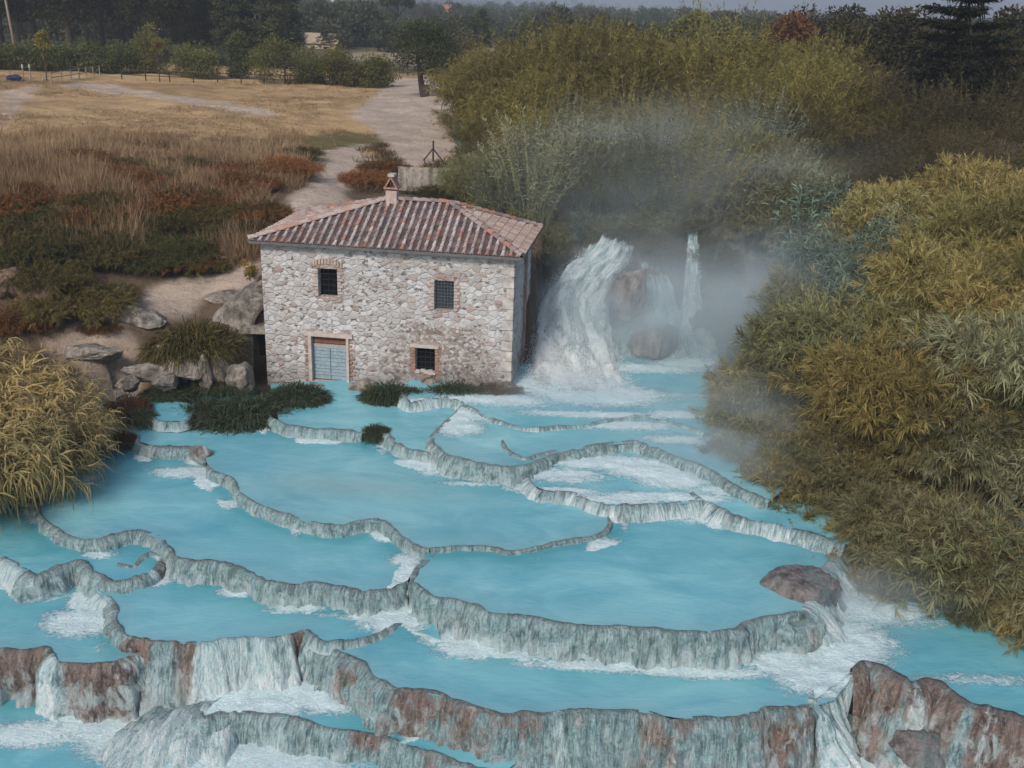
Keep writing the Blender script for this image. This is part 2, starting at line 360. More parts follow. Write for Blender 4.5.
R9 = [(464,405),(487,417),(518,427),(560,428),(607,421),(640,416),(670,421),(705,434)]
R8 = [(404,386),(405,396),(411,403),(425,400),(445,398),(464,404)]
R1 = [(96,420),(112,424),(123,431),(135,440),(153,446),(187,449),(203,449)]
R10 = [(270,416),(279,424),(290,427),(308,430),(330,431),(362,433)]
R13 = [(300,630),(322,642),(345,657),(362,666),(376,680),(400,691),(433,695),(457,702),(487,712),(513,714),(553,712),(587,710),(640,712),(684,719),(750,715),(767,711),(794,710),(815,706)]
R8p = [(97,577),(93,590),(112,606),(111,622),(124,637),(153,643),(187,644),(207,645),(233,639),(267,638),(290,634),(303,630)]
R11 = [(-40,540),(-12,552),(8,562),(22,570),(33,577),(50,571),(64,564),(80,562),(97,574),(117,582),(140,578),(158,570),(166,556)]
R11b = [(118,564),(134,566),(146,555),(160,556)]
R7p = [(-20,652),(20,651),(47,650),(57,662),(90,663),(117,662),(135,654),(155,645)]
R14 = [(851,674),(871,672),(897,685),(917,692),(931,689),(961,705),(984,715),(1060,738)]
R15 = [(222,697),(206,706),(202,718),(225,714),(260,714),(300,722),(340,729),(385,740),(430,752),(500,775)]
P = {}
P['A'] = [(412,378),(425,376),(530,360),(600,340),(660,330),(770,340),(770,420)]+R9[::-1]+R8[::-1]
P['AL'] = [(270,384),(420,376),(412,402),(440,398),(463,402),(457,413),(446,422),(436,436),(432,456)]+R6L[::-1]+[(372,433)]+R10[::-1]+[(280,425)]
P['AP'] = [(134,410),(150,417),(165,421),(186,421),(195,405),(150,396)]
P['B'] = R6+[(800,480),(740,430),(705,420),(600,400),(476,400)]
P['S'] = R5b+R5+[(880,530),(850,480),(760,440),(560,430),(530,455),(535,485)]
P['C'] = R1+R2a+R2b[1:]+[(625,500),(600,470),(540,440),(440,430),(370,410),(290,395),(130,395),(95,405)]
P['D'] = R3+[(414,570),(424,560),(440,545),(400,515),(300,500),(240,470),(208,440),(130,420),(85,415),(60,440),(45,480)]
P['E'] = R4+[(812,600),(826,572),(838,552),(822,530),(740,480),(600,480),(607,520),(560,535),(500,540),(432,540),(424,560),(412,575)]
RFG = [(305,632),(320,641),(345,643),(375,637),(398,622)]
P['F'] = R8p+RFG+[(440,640),(430,570),(300,560),(200,540),(110,540)]
P['G'] = R13+[(835,700),(856,672),(850,600),(640,600),(420,560),(330,600),(310,620)]
P['H'] = R7p+[(160,650),(180,600),(160,570),(80,540),(-60,500),(-120,560),(-120,652)]
P['I'] = R11+[(165,540),(120,520),(40,505),(-60,490)]
P['J'] = R14+[(1120,760),(1250,700),(1130,600),(1000,570),(860,520),(800,540),(790,600),(805,640),(815,700)]
P['L'] = R15+[(520,760),(440,720),(400,680),(330,640),(250,670),(200,700)]
LVL = {k: LV.get(k, 0) for k in P}; LVL['B'] = .2
PW = {k: [tuple(PZ(x, y, LVL[k])[:2]) for x, y in v] for k, v in P.items()}
PW['K'] = [(-30, 4), (-30, 27.5), (-10, 27), (-6, 25.0), (14, 24.5), (30, 24), (30, 4)]; LVL['K'] = LV['K']
# stream and pond behind the house
STREAM = [PZ(470, 112, 5.0), PZ(463, 128, 4.9), PZ(458, 142, 4.8)]
PW['stream'] = [tuple(PZ(x, y, 4.9)[:2]) for x, y in [(452,120),(470,118),(476,132),(482,150),(466,152),(455,140),(450,128)]]; LVL['stream'] = 4.9
PW['pond'] = [tuple(PZ(x, y, 4.55)[:2]) for x, y in [(398,180),(440,176),(500,180),(560,196),(560,212),(480,206),(410,196)]]; LVL['pond'] = 4.55

# foam spots: (pool, px, py, rx, ry, strength)
FOAM = [('A',575,385,2.2,1.6,1.),('A',600,395,2.6,1.2,1.),('A',545,385,1.4,1.2,1.),('A',640,368,3.5,.8,.7),('A',690,362,2.2,1.2,.8),('A',500,400,2.6,.8,.75),('A',455,400,1.0,.5,.8),('A',660,395,3.5,.5,.5),('A',600,415,3.2,.4,.8),('A',680,415,1.6,.5,.8),('A',420,402,.9,.4,.8),
 ('B',445,415,1.3,1.6,.95),('B',500,415,2.4,.9,.8),('B',560,412,2.4,.5,.7),('B',620,425,2.2,.5,.9),('B',680,440,1.6,.5,.7),('B',460,428,.9,.8,.9),('B',600,402,2.8,.7,.8),
 ('S',560,475,1.8,.7,.75),('S',600,462,2.6,.6,1.),('S',650,470,1.6,.8,1.),('S',672,480,1.2,.7,1.),('S',560,492,1.2,.35,1.),('S',610,500,1.6,.3,1.),('S',670,497,2.,.35,1.),('S',735,490,2.,.6,.7),('S',700,455,1.6,.5,.8),
 ('C',537,488,.8,.5,1.),('C',430,473,.5,.3,.7),('C',392,447,.6,.3,.9),('C',325,438,.9,.35,1.),('C',350,436,.5,.3,.9),('C',420,466,.6,.25,.8),('C',470,484,1.5,.22,.6),('C',560,500,.5,.3,.9),
 ('E',600,512,2.,.3,1.),('E',660,512,2.5,.35,1.),('E',720,520,1.6,.35,.9),('E',780,532,1.2,.35,.8),('E',570,508,1.2,.3,.8),
 ('D',190,473,1.2,.45,1.),('D',155,452,.9,.3,1.),('D',180,455,.7,.3,.9),('D',405,560,.5,.4,.8),('D',75,480,.8,.5,.8),('D',200,462,.5,.4,.9),
 ('F',392,622,.9,.6,1.),('F',150,580,.7,.35,1.),('F',105,585,.7,.4,.6),('F',235,592,.5,.3,.9),('F',300,608,.7,.25,.9),('F',205,580,.4,.2,.8),
 ('H',82,622,1.0,.7,1.),('H',60,582,.7,.3,.8),('H',20,560,1.3,.5,1.),('H',25,548,1.3,.5,.9),('H',95,600,.7,.6,1.),
 ('I',100,555,.5,.25,.9),
 ('G',470,648,.9,.5,1.),('G',440,640,.6,.3,.8),('G',600,666,2.2,.25,.9),('G',700,672,2.2,.3,.9),('G',790,664,1.2,.6,1.),('G',815,672,1.2,1.0,1.),('J',815,668,1.3,1.1,1.),('J',822,690,1.,.8,1.),
 ('J',845,590,1.8,1.0,.8),('J',860,610,2.2,.8,.9),('J',835,640,1.5,1.2,1.),('J',845,660,1.0,1.0,1.),('J',900,620,2.2,.5,.5),('J',980,680,2.2,.3,.55),('J',870,570,1.4,.9,.7),
 ('K',30,735,1.2,.5,1.),('K',130,728,2.0,.8,1.),('K',150,745,1.6,.8,1.),('K',190,730,1.8,.9,1.),('K',240,768,2.8,1.6,1.),('K',100,725,1.2,.4,.7),('K',860,790,3.,3.,1.),
 ('L',260,695,1.8,1.0,1.),('L',310,690,1.2,.9,1.),('L',330,705,.9,.4,.9),('L',230,710,.9,.6,1.)]
DEEP_SHADE_EDGE = {}   # dam-foot lines by pool, where water is tinted for depth and dam shadow
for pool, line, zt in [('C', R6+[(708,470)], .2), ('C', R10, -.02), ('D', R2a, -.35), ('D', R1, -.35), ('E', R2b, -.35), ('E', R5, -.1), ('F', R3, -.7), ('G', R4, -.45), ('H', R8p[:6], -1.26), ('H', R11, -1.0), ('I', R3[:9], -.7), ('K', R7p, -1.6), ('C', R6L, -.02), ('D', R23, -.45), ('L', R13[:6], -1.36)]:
    DEEP_SHADE_EDGE.setdefault(pool, []).append([tuple(PZ(x, y, zt)[:2]) for x, y in line])
INEDGE = {'C': [R2a, R2b], 'D': [R3], 'E': [R4], 'G': [R13], 'B': [R6], 'F': [R8p], 'H': [R7p]}

def pool(name, key, cell=.1):
    poly = np.array(PW[key]); lv = LVL[key]
    x0, y0 = poly.min(0)-cell; x1, y1 = poly.max(0)+cell
    nx, ny = int((x1-x0)/cell)+2, int((y1-y0)/cell)+2
    X, Yy = np.meshgrid(x0+np.arange(nx)*cell, y0+np.arange(ny)*cell, indexing='ij')
    ins = inpoly(X, Yy, poly)
    cellin = ins[:-1, :-1] | ins[1:, :-1] | ins[:-1, 1:] | ins[1:, 1:]
    used = np.zeros_like(ins)
    for a in (0, 1):
        for b in (0, 1): used[a:nx-1+a, b:ny-1+b] |= cellin
    _, bx, by = segdist(X, Yy, poly, True)
    X = np.where(used & ~ins, bx, X); Yy = np.where(used & ~ins, by, Yy)
    idx = -np.ones(X.shape, int); idx[used] = np.arange(used.sum())
    ci, cj = np.nonzero(cellin)
    F = np.stack([idx[ci, cj], idx[ci+1, cj], idx[ci+1, cj+1], idx[ci, cj+1]], 1)
    x, y = X[used], Yy[used]
    foam = np.zeros(len(x))
    for k, px, py, rx, ry, s in FOAM:
        if k != key: continue
        c = PZ(px, py, lv); d = np.sqrt(((x-c[0])/rx)**2+((y-c[1])/ry)**2)
        foam = np.maximum(foam, s*np.clip(1.2-d*.72, 0, 1))
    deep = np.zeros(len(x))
    for ln in DEEP_SHADE_EDGE.get(key, []):
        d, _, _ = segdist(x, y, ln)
        deep = np.maximum(deep, .75*np.exp(-np.maximum(d-.3, 0)/.45))  # painted darkening along the dam foot: deeper water plus drop shadow
        foam = np.maximum(foam, (d < .62)*np.clip(vnoise(x*1.1, y*1.1, 3)*1.5+.1, 0, .85))
    sh = np.zeros(len(x))
    for ln in INEDGE.get(key, []):
        d, _, _ = segdist(x, y, [tuple(PZ(a, b, lv)[:2]) for a, b in ln]); sh = np.maximum(sh, np.exp(-d/.55)*.75)
    if key == 'C':   # the shallow swirl behind the curved dam
        c = PZ(330, 500, lv); sh = np.maximum(sh, .8*np.exp(-(((x-c[0])/4.)**2+((y-c[1]-1)/1.0)**2)))
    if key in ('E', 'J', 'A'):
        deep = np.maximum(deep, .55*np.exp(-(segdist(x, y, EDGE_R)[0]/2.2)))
    z = np.full(len(x), lv)+.02*fbm(x*2.2, y*3.2, 0)*.5+foam*.09*np.clip(fbm(x*3, y*3, 5)+.3, 0, 1)
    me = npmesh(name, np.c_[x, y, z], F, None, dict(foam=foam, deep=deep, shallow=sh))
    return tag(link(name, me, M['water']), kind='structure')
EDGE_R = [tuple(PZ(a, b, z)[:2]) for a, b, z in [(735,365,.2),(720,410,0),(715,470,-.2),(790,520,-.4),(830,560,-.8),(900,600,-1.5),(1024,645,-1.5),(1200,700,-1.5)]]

# ---------------------------------------------------------------- terrain
LAND = []
def cz(px, py, z): LAND.append(tuple(PZ(px, py, z)))
def cw(x, y, z): LAND.append((x, y, z))
for a in [(20,500,-.5),(60,440,-.3),(95,405,.3),(140,385,.5),(200,390,.4),(262,385,.4),   # left shore
          (60,345,1.6),(110,345,1.7),(160,330,1.9),(200,360,1.3),(250,330,1.8),(255,300,2.2),
          (60,325,2.0),(140,300,2.3),(240,280,2.7),(100,270,3.2),(180,262,3.0),(240,262,3.0),
          (20,260,3.8),(100,220,4.6),(180,220,4.4),(240,225,4.2),(0,180,5.8),(100,170,6.0),(200,165,5.8),(290,170,5.2),(245,205,4.6),
          (0,135,6.6),(100,138,6.5),(200,145,6.0),(290,150,5.5),(350,150,5.2),(320,190,4.9),(300,215,4.6),(400,160,5.0),(430,175,4.7),
          (0,100,6.3),(150,100,6.0),(300,110,5.6),(420,120,5.2),(450,160,4.8),(100,80,6.0),(300,80,5.5),(420,95,5.4)]: cz(*a)
for a in [(-11,44,2.5),(-7,47,4.2),(-3,47,4.3),(2,47.5,4.3),(0,52,4.5),(5,50,4.8),(8,50,4.9),(11,49,4.9),(6,56,5.),(0,62,4.8),(-6,60,4.6),
          (9.5,45,2.2),(11,41,2.2),(10,37,1.3),(9.5,34,.5),(12,31,.4),(14,28,.1),(18,27,.8),(13,35,2.5),(17,32,2.8),(22,30,3.2),(15,42,4.),(20,37,4.5),(28,36,5.),(14,52,5.2),
          (24,48,5.5),(35,50,5.8),(20,70,5.5),(40,75,6.),(0,90,5.4),(30,110,6),(-30,60,6.4),(-40,45,5),(-26,36,2.2),(-24,30,-.3),(-30,24,-1),(-60,60,7),(-60,120,6.4),(0,140,5.5),(70,90,6.5),(50,30,6),(36,24,3),(24,22,1),(0,8,-6),(-30,8,-5),(30,8,-3),
          (-60,160,6.4),(60,160,6),(0,180,5.5)]: cw(*a)
LP = np.array(LAND)
def tps_fit(p, lam=.15):
    n = len(p); d = np.hypot(p[:, None, 0]-p[None, :, 0], p[:, None, 1]-p[None, :, 1])
    K = np.where(d > 0, d*d*np.log(d+1e-9), 0)/100.+lam*np.eye(n)
    Pm = np.c_[np.ones(n), p[:, :2]]; A = np.block([[K, Pm], [Pm.T, np.zeros((3, 3))]])
    return np.linalg.solve(A, np.r_[p[:, 2], np.zeros(3)])
TW = tps_fit(LP)
def tps(x, y):
    x = np.asarray(x, float); y = np.asarray(y, float); o = TW[-3]+TW[-2]*x+TW[-1]*y
    for (a, b, _), wt in zip(LP, TW):
        d = np.hypot(x-a, y-b); o = o+wt*np.where(d > 0, d*d*np.log(d+1e-9), 0)/100.
    return o
def farz(x, y):
    r = np.hypot(x, y)
    h = 5.5+sst(300, 900, r)*(-4+9*fbm(x/420, y/420, 2, 3))+sst(900, 2400, r)*(6+12*fbm(x/900+4, y/700, 1, 3))
    h = h+sst(2200, 4200, r)*(4+14*fbm(x/1600+9, y/1500, 4, 3))
    return h+sst(500, 2500, r)*np.clip(-x/ (r+1), -.2, .6)*60
WETS = [k for k in PW if k != 'K']
def land_z(x, y, wet=True):
    x = np.asarray(x, float); y = np.asarray(y, float)
    xc = np.clip(x, -62, 72); yc = np.clip(y, 6, 178)
    z = tps(xc, yc); k = sst(140, 240, y); z = z*(1-k)+farz(x, y)*k
    z = z+fbm(x*.45, y*.45, 1, 5)*.28*(1-k)
    if wet:
        for kk in WETS:
            ins = inpoly(x, y, PW[kk]); z = np.where(ins, np.minimum(z, LVL[kk]-.35), z)
            if kk in 'CDEFGHIL' or kk in ('B', 'S'):
                d, _, _ = segdist(x, y, PW[kk], True); z = np.where(~ins & (d < .5), np.minimum(z, LVL[kk]-.45), z)
        z = np.where(inpoly(x, y, [(-.2,36),(.9,44),(1.6,50.2),(6,49.6),(11.6,48.2),(11.6,42),(9,36)]), np.minimum(z, -.7), z)
        z = np.where(inpoly(x, y, [(-12.9,36),(-12.8,40.3),(-9.9,41.6),(.8,40.5),(.2,36)]), np.minimum(z, -.45), z)
        lowpool = (y < 27.5) & (x < 9.5) & (x > -40)
        z = np.where(lowpool & (z > -1.0), np.minimum(z, -2.2), z)
        z = np.where(inpoly(x, y, PW['K']) & ((x < 9.3) | (y < 22.6)), np.minimum(z, -4.3), z)
    return z
_hx = np.arange(-66, 90, .3); _hy = np.arange(5, 178, .3); _HX, _HY = np.meshgrid(_hx, _hy, indexing='ij')
_HG = {w_: land_z(_HX, _HY, w_) for w_ in (False, True)}
def hz(x, y, wet=True):
    if not (-65 < x < 88 and 5.5 < y < 176): return float(land_z(x, y, wet))
    i = (x+66)/.3; j = (y-5)/.3; a, b = int(i), int(j); u, v = i-a, j-b; G = _HG[wet]
    return float(G[a, b]*(1-u)*(1-v)+G[a+1, b]*u*(1-v)+G[a, b+1]*(1-u)*v+G[a+1, b+1]*u*v)
def ground_hit(px, py):
    d = ray(px, py); lo, hi = 10., 3000.
    t = 15.
    while t < 3000:
        p = CAMP+d*t
        if p[2] < hz(p[0], p[1], False): return p
        t += .15+t*.003+(max(0, p[2]-hz(p[0], p[1], False)-.8)*1.2 if t < 170 else 0)
    return CAMP+d*t
def gpoly(pts): return [tuple(ground_hit(x, y)[:2]) for x, y in pts]
rows = [5.]
while rows[-1] < 9000: rows.append(rows[-1]+max(.2, rows[-1]*.0052))
rows = np.array(rows); NC = 380; s = np.linspace(-1, 1, NC)
GY, GS = np.meshgrid(rows, s, indexing='ij'); GX = GS*(16+.72*GY)
GZ = land_z(GX, GY)
PATHS = [([(60,345),(100,318),(150,285),(240,268),(262,262),(262,290),(200,300),(175,318),(120,336)], 1.),
         ([(330,150),(365,145),(372,170),(350,190),(350,215),(290,225),(285,205),(305,180)], 1.),
         ([(350,115),(395,78),(470,80),(470,160),(400,172),(380,135)], 1.),
         ([(75,82),(110,84),(200,99),(280,113),(275,119),(190,106),(100,92),(60,88)], .8),
         ([(0,92),(40,84),(30,100),(15,118),(0,128)], .7),
         ([(50,345),(130,335),(150,375),(90,380)], .6)]
tint = np.zeros((GX.size, 3)); x, y, z = GX.ravel(), GY.ravel(), GZ.ravel()
field = np.array([.60, .42, .235]); dry = np.array([.34, .215, .115]); dirt = np.array([.17, .125, .09]); sand = np.array([.60, .50, .43]); green = np.array([.13, .13, .05]); farc = np.array([.075, .085, .045])
tint[:] = dirt
wob = fbm(x*.12, y*.12, 3, 4)
k = sst(5.0, 5.9, z+wob*.6)*(x < -2); k = np.maximum(k, sst(60, 66, y)*(x < -1)); tint = tint*(1-k[:, None])+field*k[:, None]
kk = (sst(0, .35, fbm(x*.06, y*.1, 9, 4))*k*.6)[:, None]; tint = tint*(1-kk)+dry*kk
GREEN = gpoly([(175,148),(230,138),(340,130),(385,133),(380,150),(300,152),(240,155)])
near = y < 260
def softmask(poly, soft):
    o = np.zeros(x.shape); d, _, _ = segdist(x[near], y[near], poly, True); ins = inpoly(x[near], y[near], poly)
    sd_ = np.where(ins, -d, d)+fbm(x[near]*.8, y[near]*.8, 4, 3)*soft*1.5; o[near] = 1-sst(-soft, soft, sd_); return o
kk = softmask(GREEN, .8)[:, None]*.85; tint = tint*(1-kk)+green*kk
for p, kz in PATHS:
    kk = softmask(gpoly(p), .45)[:, None]*kz; tint = tint*(1-kk)+sand*kk
kk = (sst(135, 150, y+fbm(x*.05, y*.05, 0)*10))[:, None]; patch = vnoise(x/90, y/60, 1)[:, None]
fk = sst(.1, .3, patch); fc = farc*(1-fk)+np.array([.17, .15, .09])*fk; fk = sst(.45, .55, patch); fc = fc*(1-fk)+np.array([.42, .34, .26])*fk
tint = tint*(1-kk)+fc*kk
GY2 = GZ.copy()
me = npmesh('ground', np.c_[x, y, z], gridfaces(len(rows), NC)[:, ::-1], None, dict(tint=tint))
tag(link('ground', me, M['ground']), kind='structure')

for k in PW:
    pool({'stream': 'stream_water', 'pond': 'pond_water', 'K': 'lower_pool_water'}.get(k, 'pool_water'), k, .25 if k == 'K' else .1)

# ---------------------------------------------------------------- travertine dams
def rim(name, pts, zt, zb, label, width=.13, brown=None, flare=.16, flute=.06, top=.02, gap=None, mat=None, cat='rock dam', group=None, kind=None, rough=1., endfade=True, water=None, wk=1.):
    W = [PZ(px, py, zt) for px, py in pts]
    C, q = crom(np.array(W), .055); n = len(C)
    rel = C-CAMP; pxs = 512+FOC*(rel@_r)/(rel@_f); wt = np.zeros(n)
    if isinstance(water, list):
        for a_, b_ in water: wt = np.maximum(wt, sst(a_-9, a_+6, pxs)*sst(b_+9, b_-6, pxs))
    elif water: wt[:] = water
    wt = wt*wk*(.75+.35*vnoise(C[:, 0]*3, C[:, 1]*3, 77)); wt = np.convolve(wt, np.ones(5)/5, 'same')
    T = np.gradient(C[:, :2], axis=0)
    for _ in range(6): T = (T+np.roll(T, 1, 0)+np.roll(T, -1, 0))/3 if False else np.vstack([T[:1], (T[:-2]+T[1:-1]+T[2:])/3, T[-1:]])
    T /= np.linalg.norm(T, axis=1)[:, None]+1e-9
    N = np.c_[T[:, 1], -T[:, 0]]           # outward = right of travel
    D = zt-zb
    vs = np.r_[[-.3, -.2, -.1, 0., .05, .1], np.linspace(.16, 1., 13 if D > .5 else 7), [1.12]]
    V = np.zeros((n, len(vs), 3)); U = np.zeros((n, len(vs), 2)); down = np.zeros((n, len(vs))); sdd = random.random()*90
    fl = np.abs(vnoise(q*3.3, sdd))*.6+np.abs(vnoise(q*7.5, sdd+9))*.4; wob = vnoise(q*.9, sdd+3)*.09+vnoise(q*2.7, sdd+4)*.04
    topn = vnoise(q*2.0, sdd+5)*.03+np.abs(vnoise(q*5, sdd+5))*.045+top-.01; width_ = width*(1+.6*vnoise(q*1.7, sdd+60)+.3*vnoise(q*5, sdd+61))
    ew = np.minimum(1, np.minimum(q, q[-1]-q)/.35) if endfade else np.ones(n)
    for j, v in enumerate(vs):
        if v < 0: o = v/.3*width_; h = topn if v > -.25 else np.full(n, -.25); o = o+0*q; h = h+(0 if v > -.25 else 0)
        elif v <= .1: o = v/.1*.07+0*q; h = topn-(v/.1)**2*.05
        else:
            o = .07+flare*D**.5*(v**1.3)+flute*(.3+v)*(fl*2.6-.8)*min(1, D*1.6)+.05*fbm(q*5, v*D*4, sdd, 3)*rough; h = topn-.05-(D+.05)*(v-.1)/.9
            o = o+.06*vnoise(q*1.6, v*D*1.5, sdd+2)*rough+(.16*vnoise(q*1.15, sdd+21)+.09*vnoise(q*2.6, sdd+22))*v*min(1, D)+(.12*np.abs(vnoise(q*3.4, v*D*2.6, sdd+30))+.06*np.abs(vnoise(q*8, v*D*5, sdd+31)))*min(1, D*1.5)
        o = o+wob+(wt*.16*D**.6*max(v, 0)**.8 if v > 0 else 0)
        V[:, j, :2] = C[:, :2]+N*(o*(.4+.6*ew))[:, None]; V[:, j, 2] = zt+h
        U[:, j, 0] = q; U[:, j, 1] = max(v, 0)*D; down[:, j] = max(v, 0)
    me = npmesh(name, V.reshape(-1, 3), gridfaces(n, len(vs)), None, None)
    br = np.zeros(n)
    if brown is not None:
        br = np.interp(q/q[-1], *zip(*brown)) if isinstance(brown, list) else np.full(n, float(brown))
    bb = (br[:, None]*np.ones(len(vs))+.10*vnoise(q*1.2, sdd+40)[:, None]*np.ones(len(vs)))
    for nm, a in (('brown', bb), ('down', down), ('white', wt[:, None]*np.ones(len(vs)))):
        at = me.attributes.new(nm, 'FLOAT', 'POINT'); at.data.foreach_set('value', a.ravel().astype(np.float32))
    uvs = U.reshape(-1, 2); L = np.empty(len(me.loops), np.int32); me.loops.foreach_get('vertex_index', L)
    me.uv_layers.new(name='UVMap').data.foreach_set('uv', uvs[L].ravel().astype(np.float32))
    me.flip_normals() if False else None
    o = link(name, me, mat or M['trav'])
    return tag(o, label, cat, group, kind)
def sheet(name, rowsp, mat, du=.12, amp=.1, white=.5, kind=None, label=None, cat=None, parent=None, z2=None, freq=1.2, ctr=None, back=.5):
    """rows (top to bottom) of control points in world metres, lofted into a flowing surface"""
    A = [crom(np.array(r), .05)[0] for r in rowsp]
    wd = max(np.linalg.norm(np.diff(a, axis=0), axis=1).sum() for a in A); nu = max(6, int(wd/du))
    A = [np.stack([np.interp(np.linspace(0, 1, nu), np.linspace(0, 1, len(a)), a[:, k]) for k in range(3)], 1) for a in A]
    colsn = None; cols = []
    for i in range(nu):
        c, q = crom(np.array([a[i] for a in A]), .05); cols.append(c)
    nv = max(6, int(max(np.linalg.norm(np.diff(c, axis=0), axis=1).sum() for c in cols)/du))
    G = np.array([np.stack([np.interp(np.linspace(0, 1, nv), np.linspace(0, 1, len(c)), c[:, k]) for k in range(3)], 1) for c in cols])
    du_ = np.gradient(G, axis=0); dv_ = np.gradient(G, axis=1); N = np.cross(dv_, du_); N /= np.linalg.norm(N, axis=2)[..., None]+1e-9
    if N[..., 1].mean() > 0: N = -N
    sl = np.cumsum(np.linalg.norm(du_, axis=2).mean(1)); vl = np.cumsum(np.linalg.norm(dv_, axis=2).mean(0))
    Uq, Vq = np.meshgrid(sl, vl, indexing='ij'); sd_ = random.random()*50
    e = np.minimum(np.arange(nu), np.arange(nu)[::-1])[:, None]/max(1, nu*.12)
    disp = amp*(fbm(Uq*freq*1.6, Vq*freq*.6, sd_, 4)*2)+amp*.5*vnoise(Uq*4, Vq*.9, sd_)-back*np.clip(1-e, 0, 1)**2
    G = G+N*disp[..., None]
    wh = np.full(Uq.shape, float(white)) if not isinstance(white, list) else np.interp(np.linspace(0, 1, nv), *zip(*white))[None, :]*np.ones((nu, 1))
    me = npmesh(name, G.reshape(-1, 3), gridfaces(nu, nv), None, dict(edge=(np.clip(e, 0, 1)*np.ones(Uq.shape)*np.minimum(1, (np.arange(nv)[::-1]/(.18*nv))[None, :]+.35)*np.minimum(1, (np.arange(nv)/(.16*nv))[None, :]+.0)).ravel(), white=wh.ravel(), brown=np.zeros(nu*nv), down=np.zeros(nu*nv)+.5))
    L = np.empty(len(me.loops), np.int32); me.loops.foreach_get('vertex_index', L)
    me.uv_layers.new(name='UVMap').data.foreach_set('uv', np.stack([Uq.ravel(), Vq.ravel()], 1)[L].ravel().astype(np.float32))
    return tag(link(name, me, mat, parent), label, cat, None, kind)
def RY(*pts): return [PY(*p) for p in pts]

rim('travertine_dam', R3, -.7, -1.26, 'long grey fluted travertine dam from the straw reeds to the middle junction', flute=.13, flare=.15, width=.14, water=[(150,178),(300,312)], wk=.55)
rim('travertine_dam', R4, -.45, -1.36, 'tall grey curtain dam of travertine below the widest right pool', flute=.15, flare=.2, width=.14, water=[(404,422),(455,480),(660,695),(780,806)], wk=.5)
rim('travertine_dam', R2a, -.35, -.72, 'low curved travertine dam sweeping below the pool in front of the house', width=.08, flare=.1, flute=.05, water=[(375,390)], wk=.4)
rim('travertine_dam', R2b, -.35, -.5, 'very thin travertine lip hooking upward at its right end between two middle pools', width=.1, flare=.1, flute=.03)
rim('travertine_dam', R23, -.45, -.75, 'short travertine spur joining the two long dams at the middle junction', width=.15)
rim('travertine_dam', R6, .2, -.35, 'pale arched travertine dam of the round pool right of the grass tuft', flute=.08, water=[(425,440),(530,560),(590,720)], wk=.6)
rim('travertine_dam', R6L, -.02, -.35, 'small travertine rim starting at the round grass tuft', width=.15)
rim('travertine_dam', R7, .24, .12, 'little hooked travertine lip inside the round upper pool', width=.1, flare=.1)
rim('travertine_dam', R9, .27, .14, 'foamy low travertine step nearest to the waterfalls', width=.15, flare=.3, water=.8)
rim('travertine_dam', R8, .27, -.05, 'frothing short travertine step in front of the right end of the house', width=.15, flare=.3, water=.8)
rim('travertine_dam', R5, -.1, -.45, 'pale travertine lip running under the overhanging bushes on the right', width=.2, flare=.4, water=.8)
rim('travertine_dam', R5b, -.1, -.45, 'frothy travertine step at the back of the widest right pool', width=.15, flare=.5, water=.8)
rim('travertine_dam', R1, -.35, -.75, 'stony travertine rim beside the big sedge tussock on the left', width=.25, brown=.35)
rim('travertine_dam', [(146,414),(152,418),(165,421),(184,421),(193,412)], .0, -.2, 'tiny pale rim in front of the small turquoise patch left of the sedges', width=.12, flare=.1)
rim('travertine_dam', R10, -.02, -.35, 'short travertine rim right of the big sedge tussock', width=.2)
rim('travertine_dam', R11, -1.0, -1.6, 'looping travertine rim of the small basins on the far left', width=.2, brown=[(0, .2), (.12, .2), (.2, .75), (.28, .2), (.85, .2), (.9, .7), (1, .2)], water=[(-50,24),(148,170)])
rim('travertine_dam', R11b, -.97, -1.05, 'tiny curved travertine lip inside the small left basin', width=.1, flare=.1)
rim('travertine_dam', R8p, -1.26, -2.75, 'high travertine wall of the lower left pool with brown bare buttresses', flare=.3, flute=.14, brown=[(0, .1), (.3, .1), (.42, .55), (.50, .75), (.55, .25), (.66, .85), (.72, .75), (.76, .1), (.93, .1), (.97, .6), (1, .4)], water=[(90,111),(196,290)])
rim('travertine_dam', R13, -1.36, -3.8, 'biggest travertine wall along the bottom edge with pinkish brown rock', flare=.4, flute=.16, brown=[(0, .3), (.08, .25), (.13, .6), (.18, .3), (.3, .62), (.45, .55), (.6, .42), (.8, .4), (.9, .4), (.95, .65), (1, .4)], water=[(304,358),(548,585),(640,700),(790,812)], wk=.7)
rim('travertine_dam', R15, -2.45, -3.7, 'lowest travertine wall in the bottom left with greenish curtains', flare=.35, flute=.12, brown=[(0, .1), (.55, .2), (.62, .6), (.7, .3), (1, .4)], water=[(200,290),(330,362)], wk=.7)
rim('travertine_dam', R7p, -1.6, -3.2, 'brown and white blocky travertine wall at the left edge', flare=.12, flute=.14, brown=[(0, .9), (.40, .85), (.44, .1), (.50, .2), (.56, .95), (.83, .9), (.88, .1), (1, .1)], rough=1.6, water=[(44,58),(118,150)])
rim('travertine_dam', R14, -1.25, -4.1, 'dark brown rocky travertine wall in the bottom right corner', flare=.75, flute=.2, brown=[(0, .75), (.25, .7), (.3, .4), (.36, .8), (.6, .75), (.63, .3), (.66, .8), (1, .8)], water=[(912,920),(986,992)], width=.35, rough=2.5, top=.15)

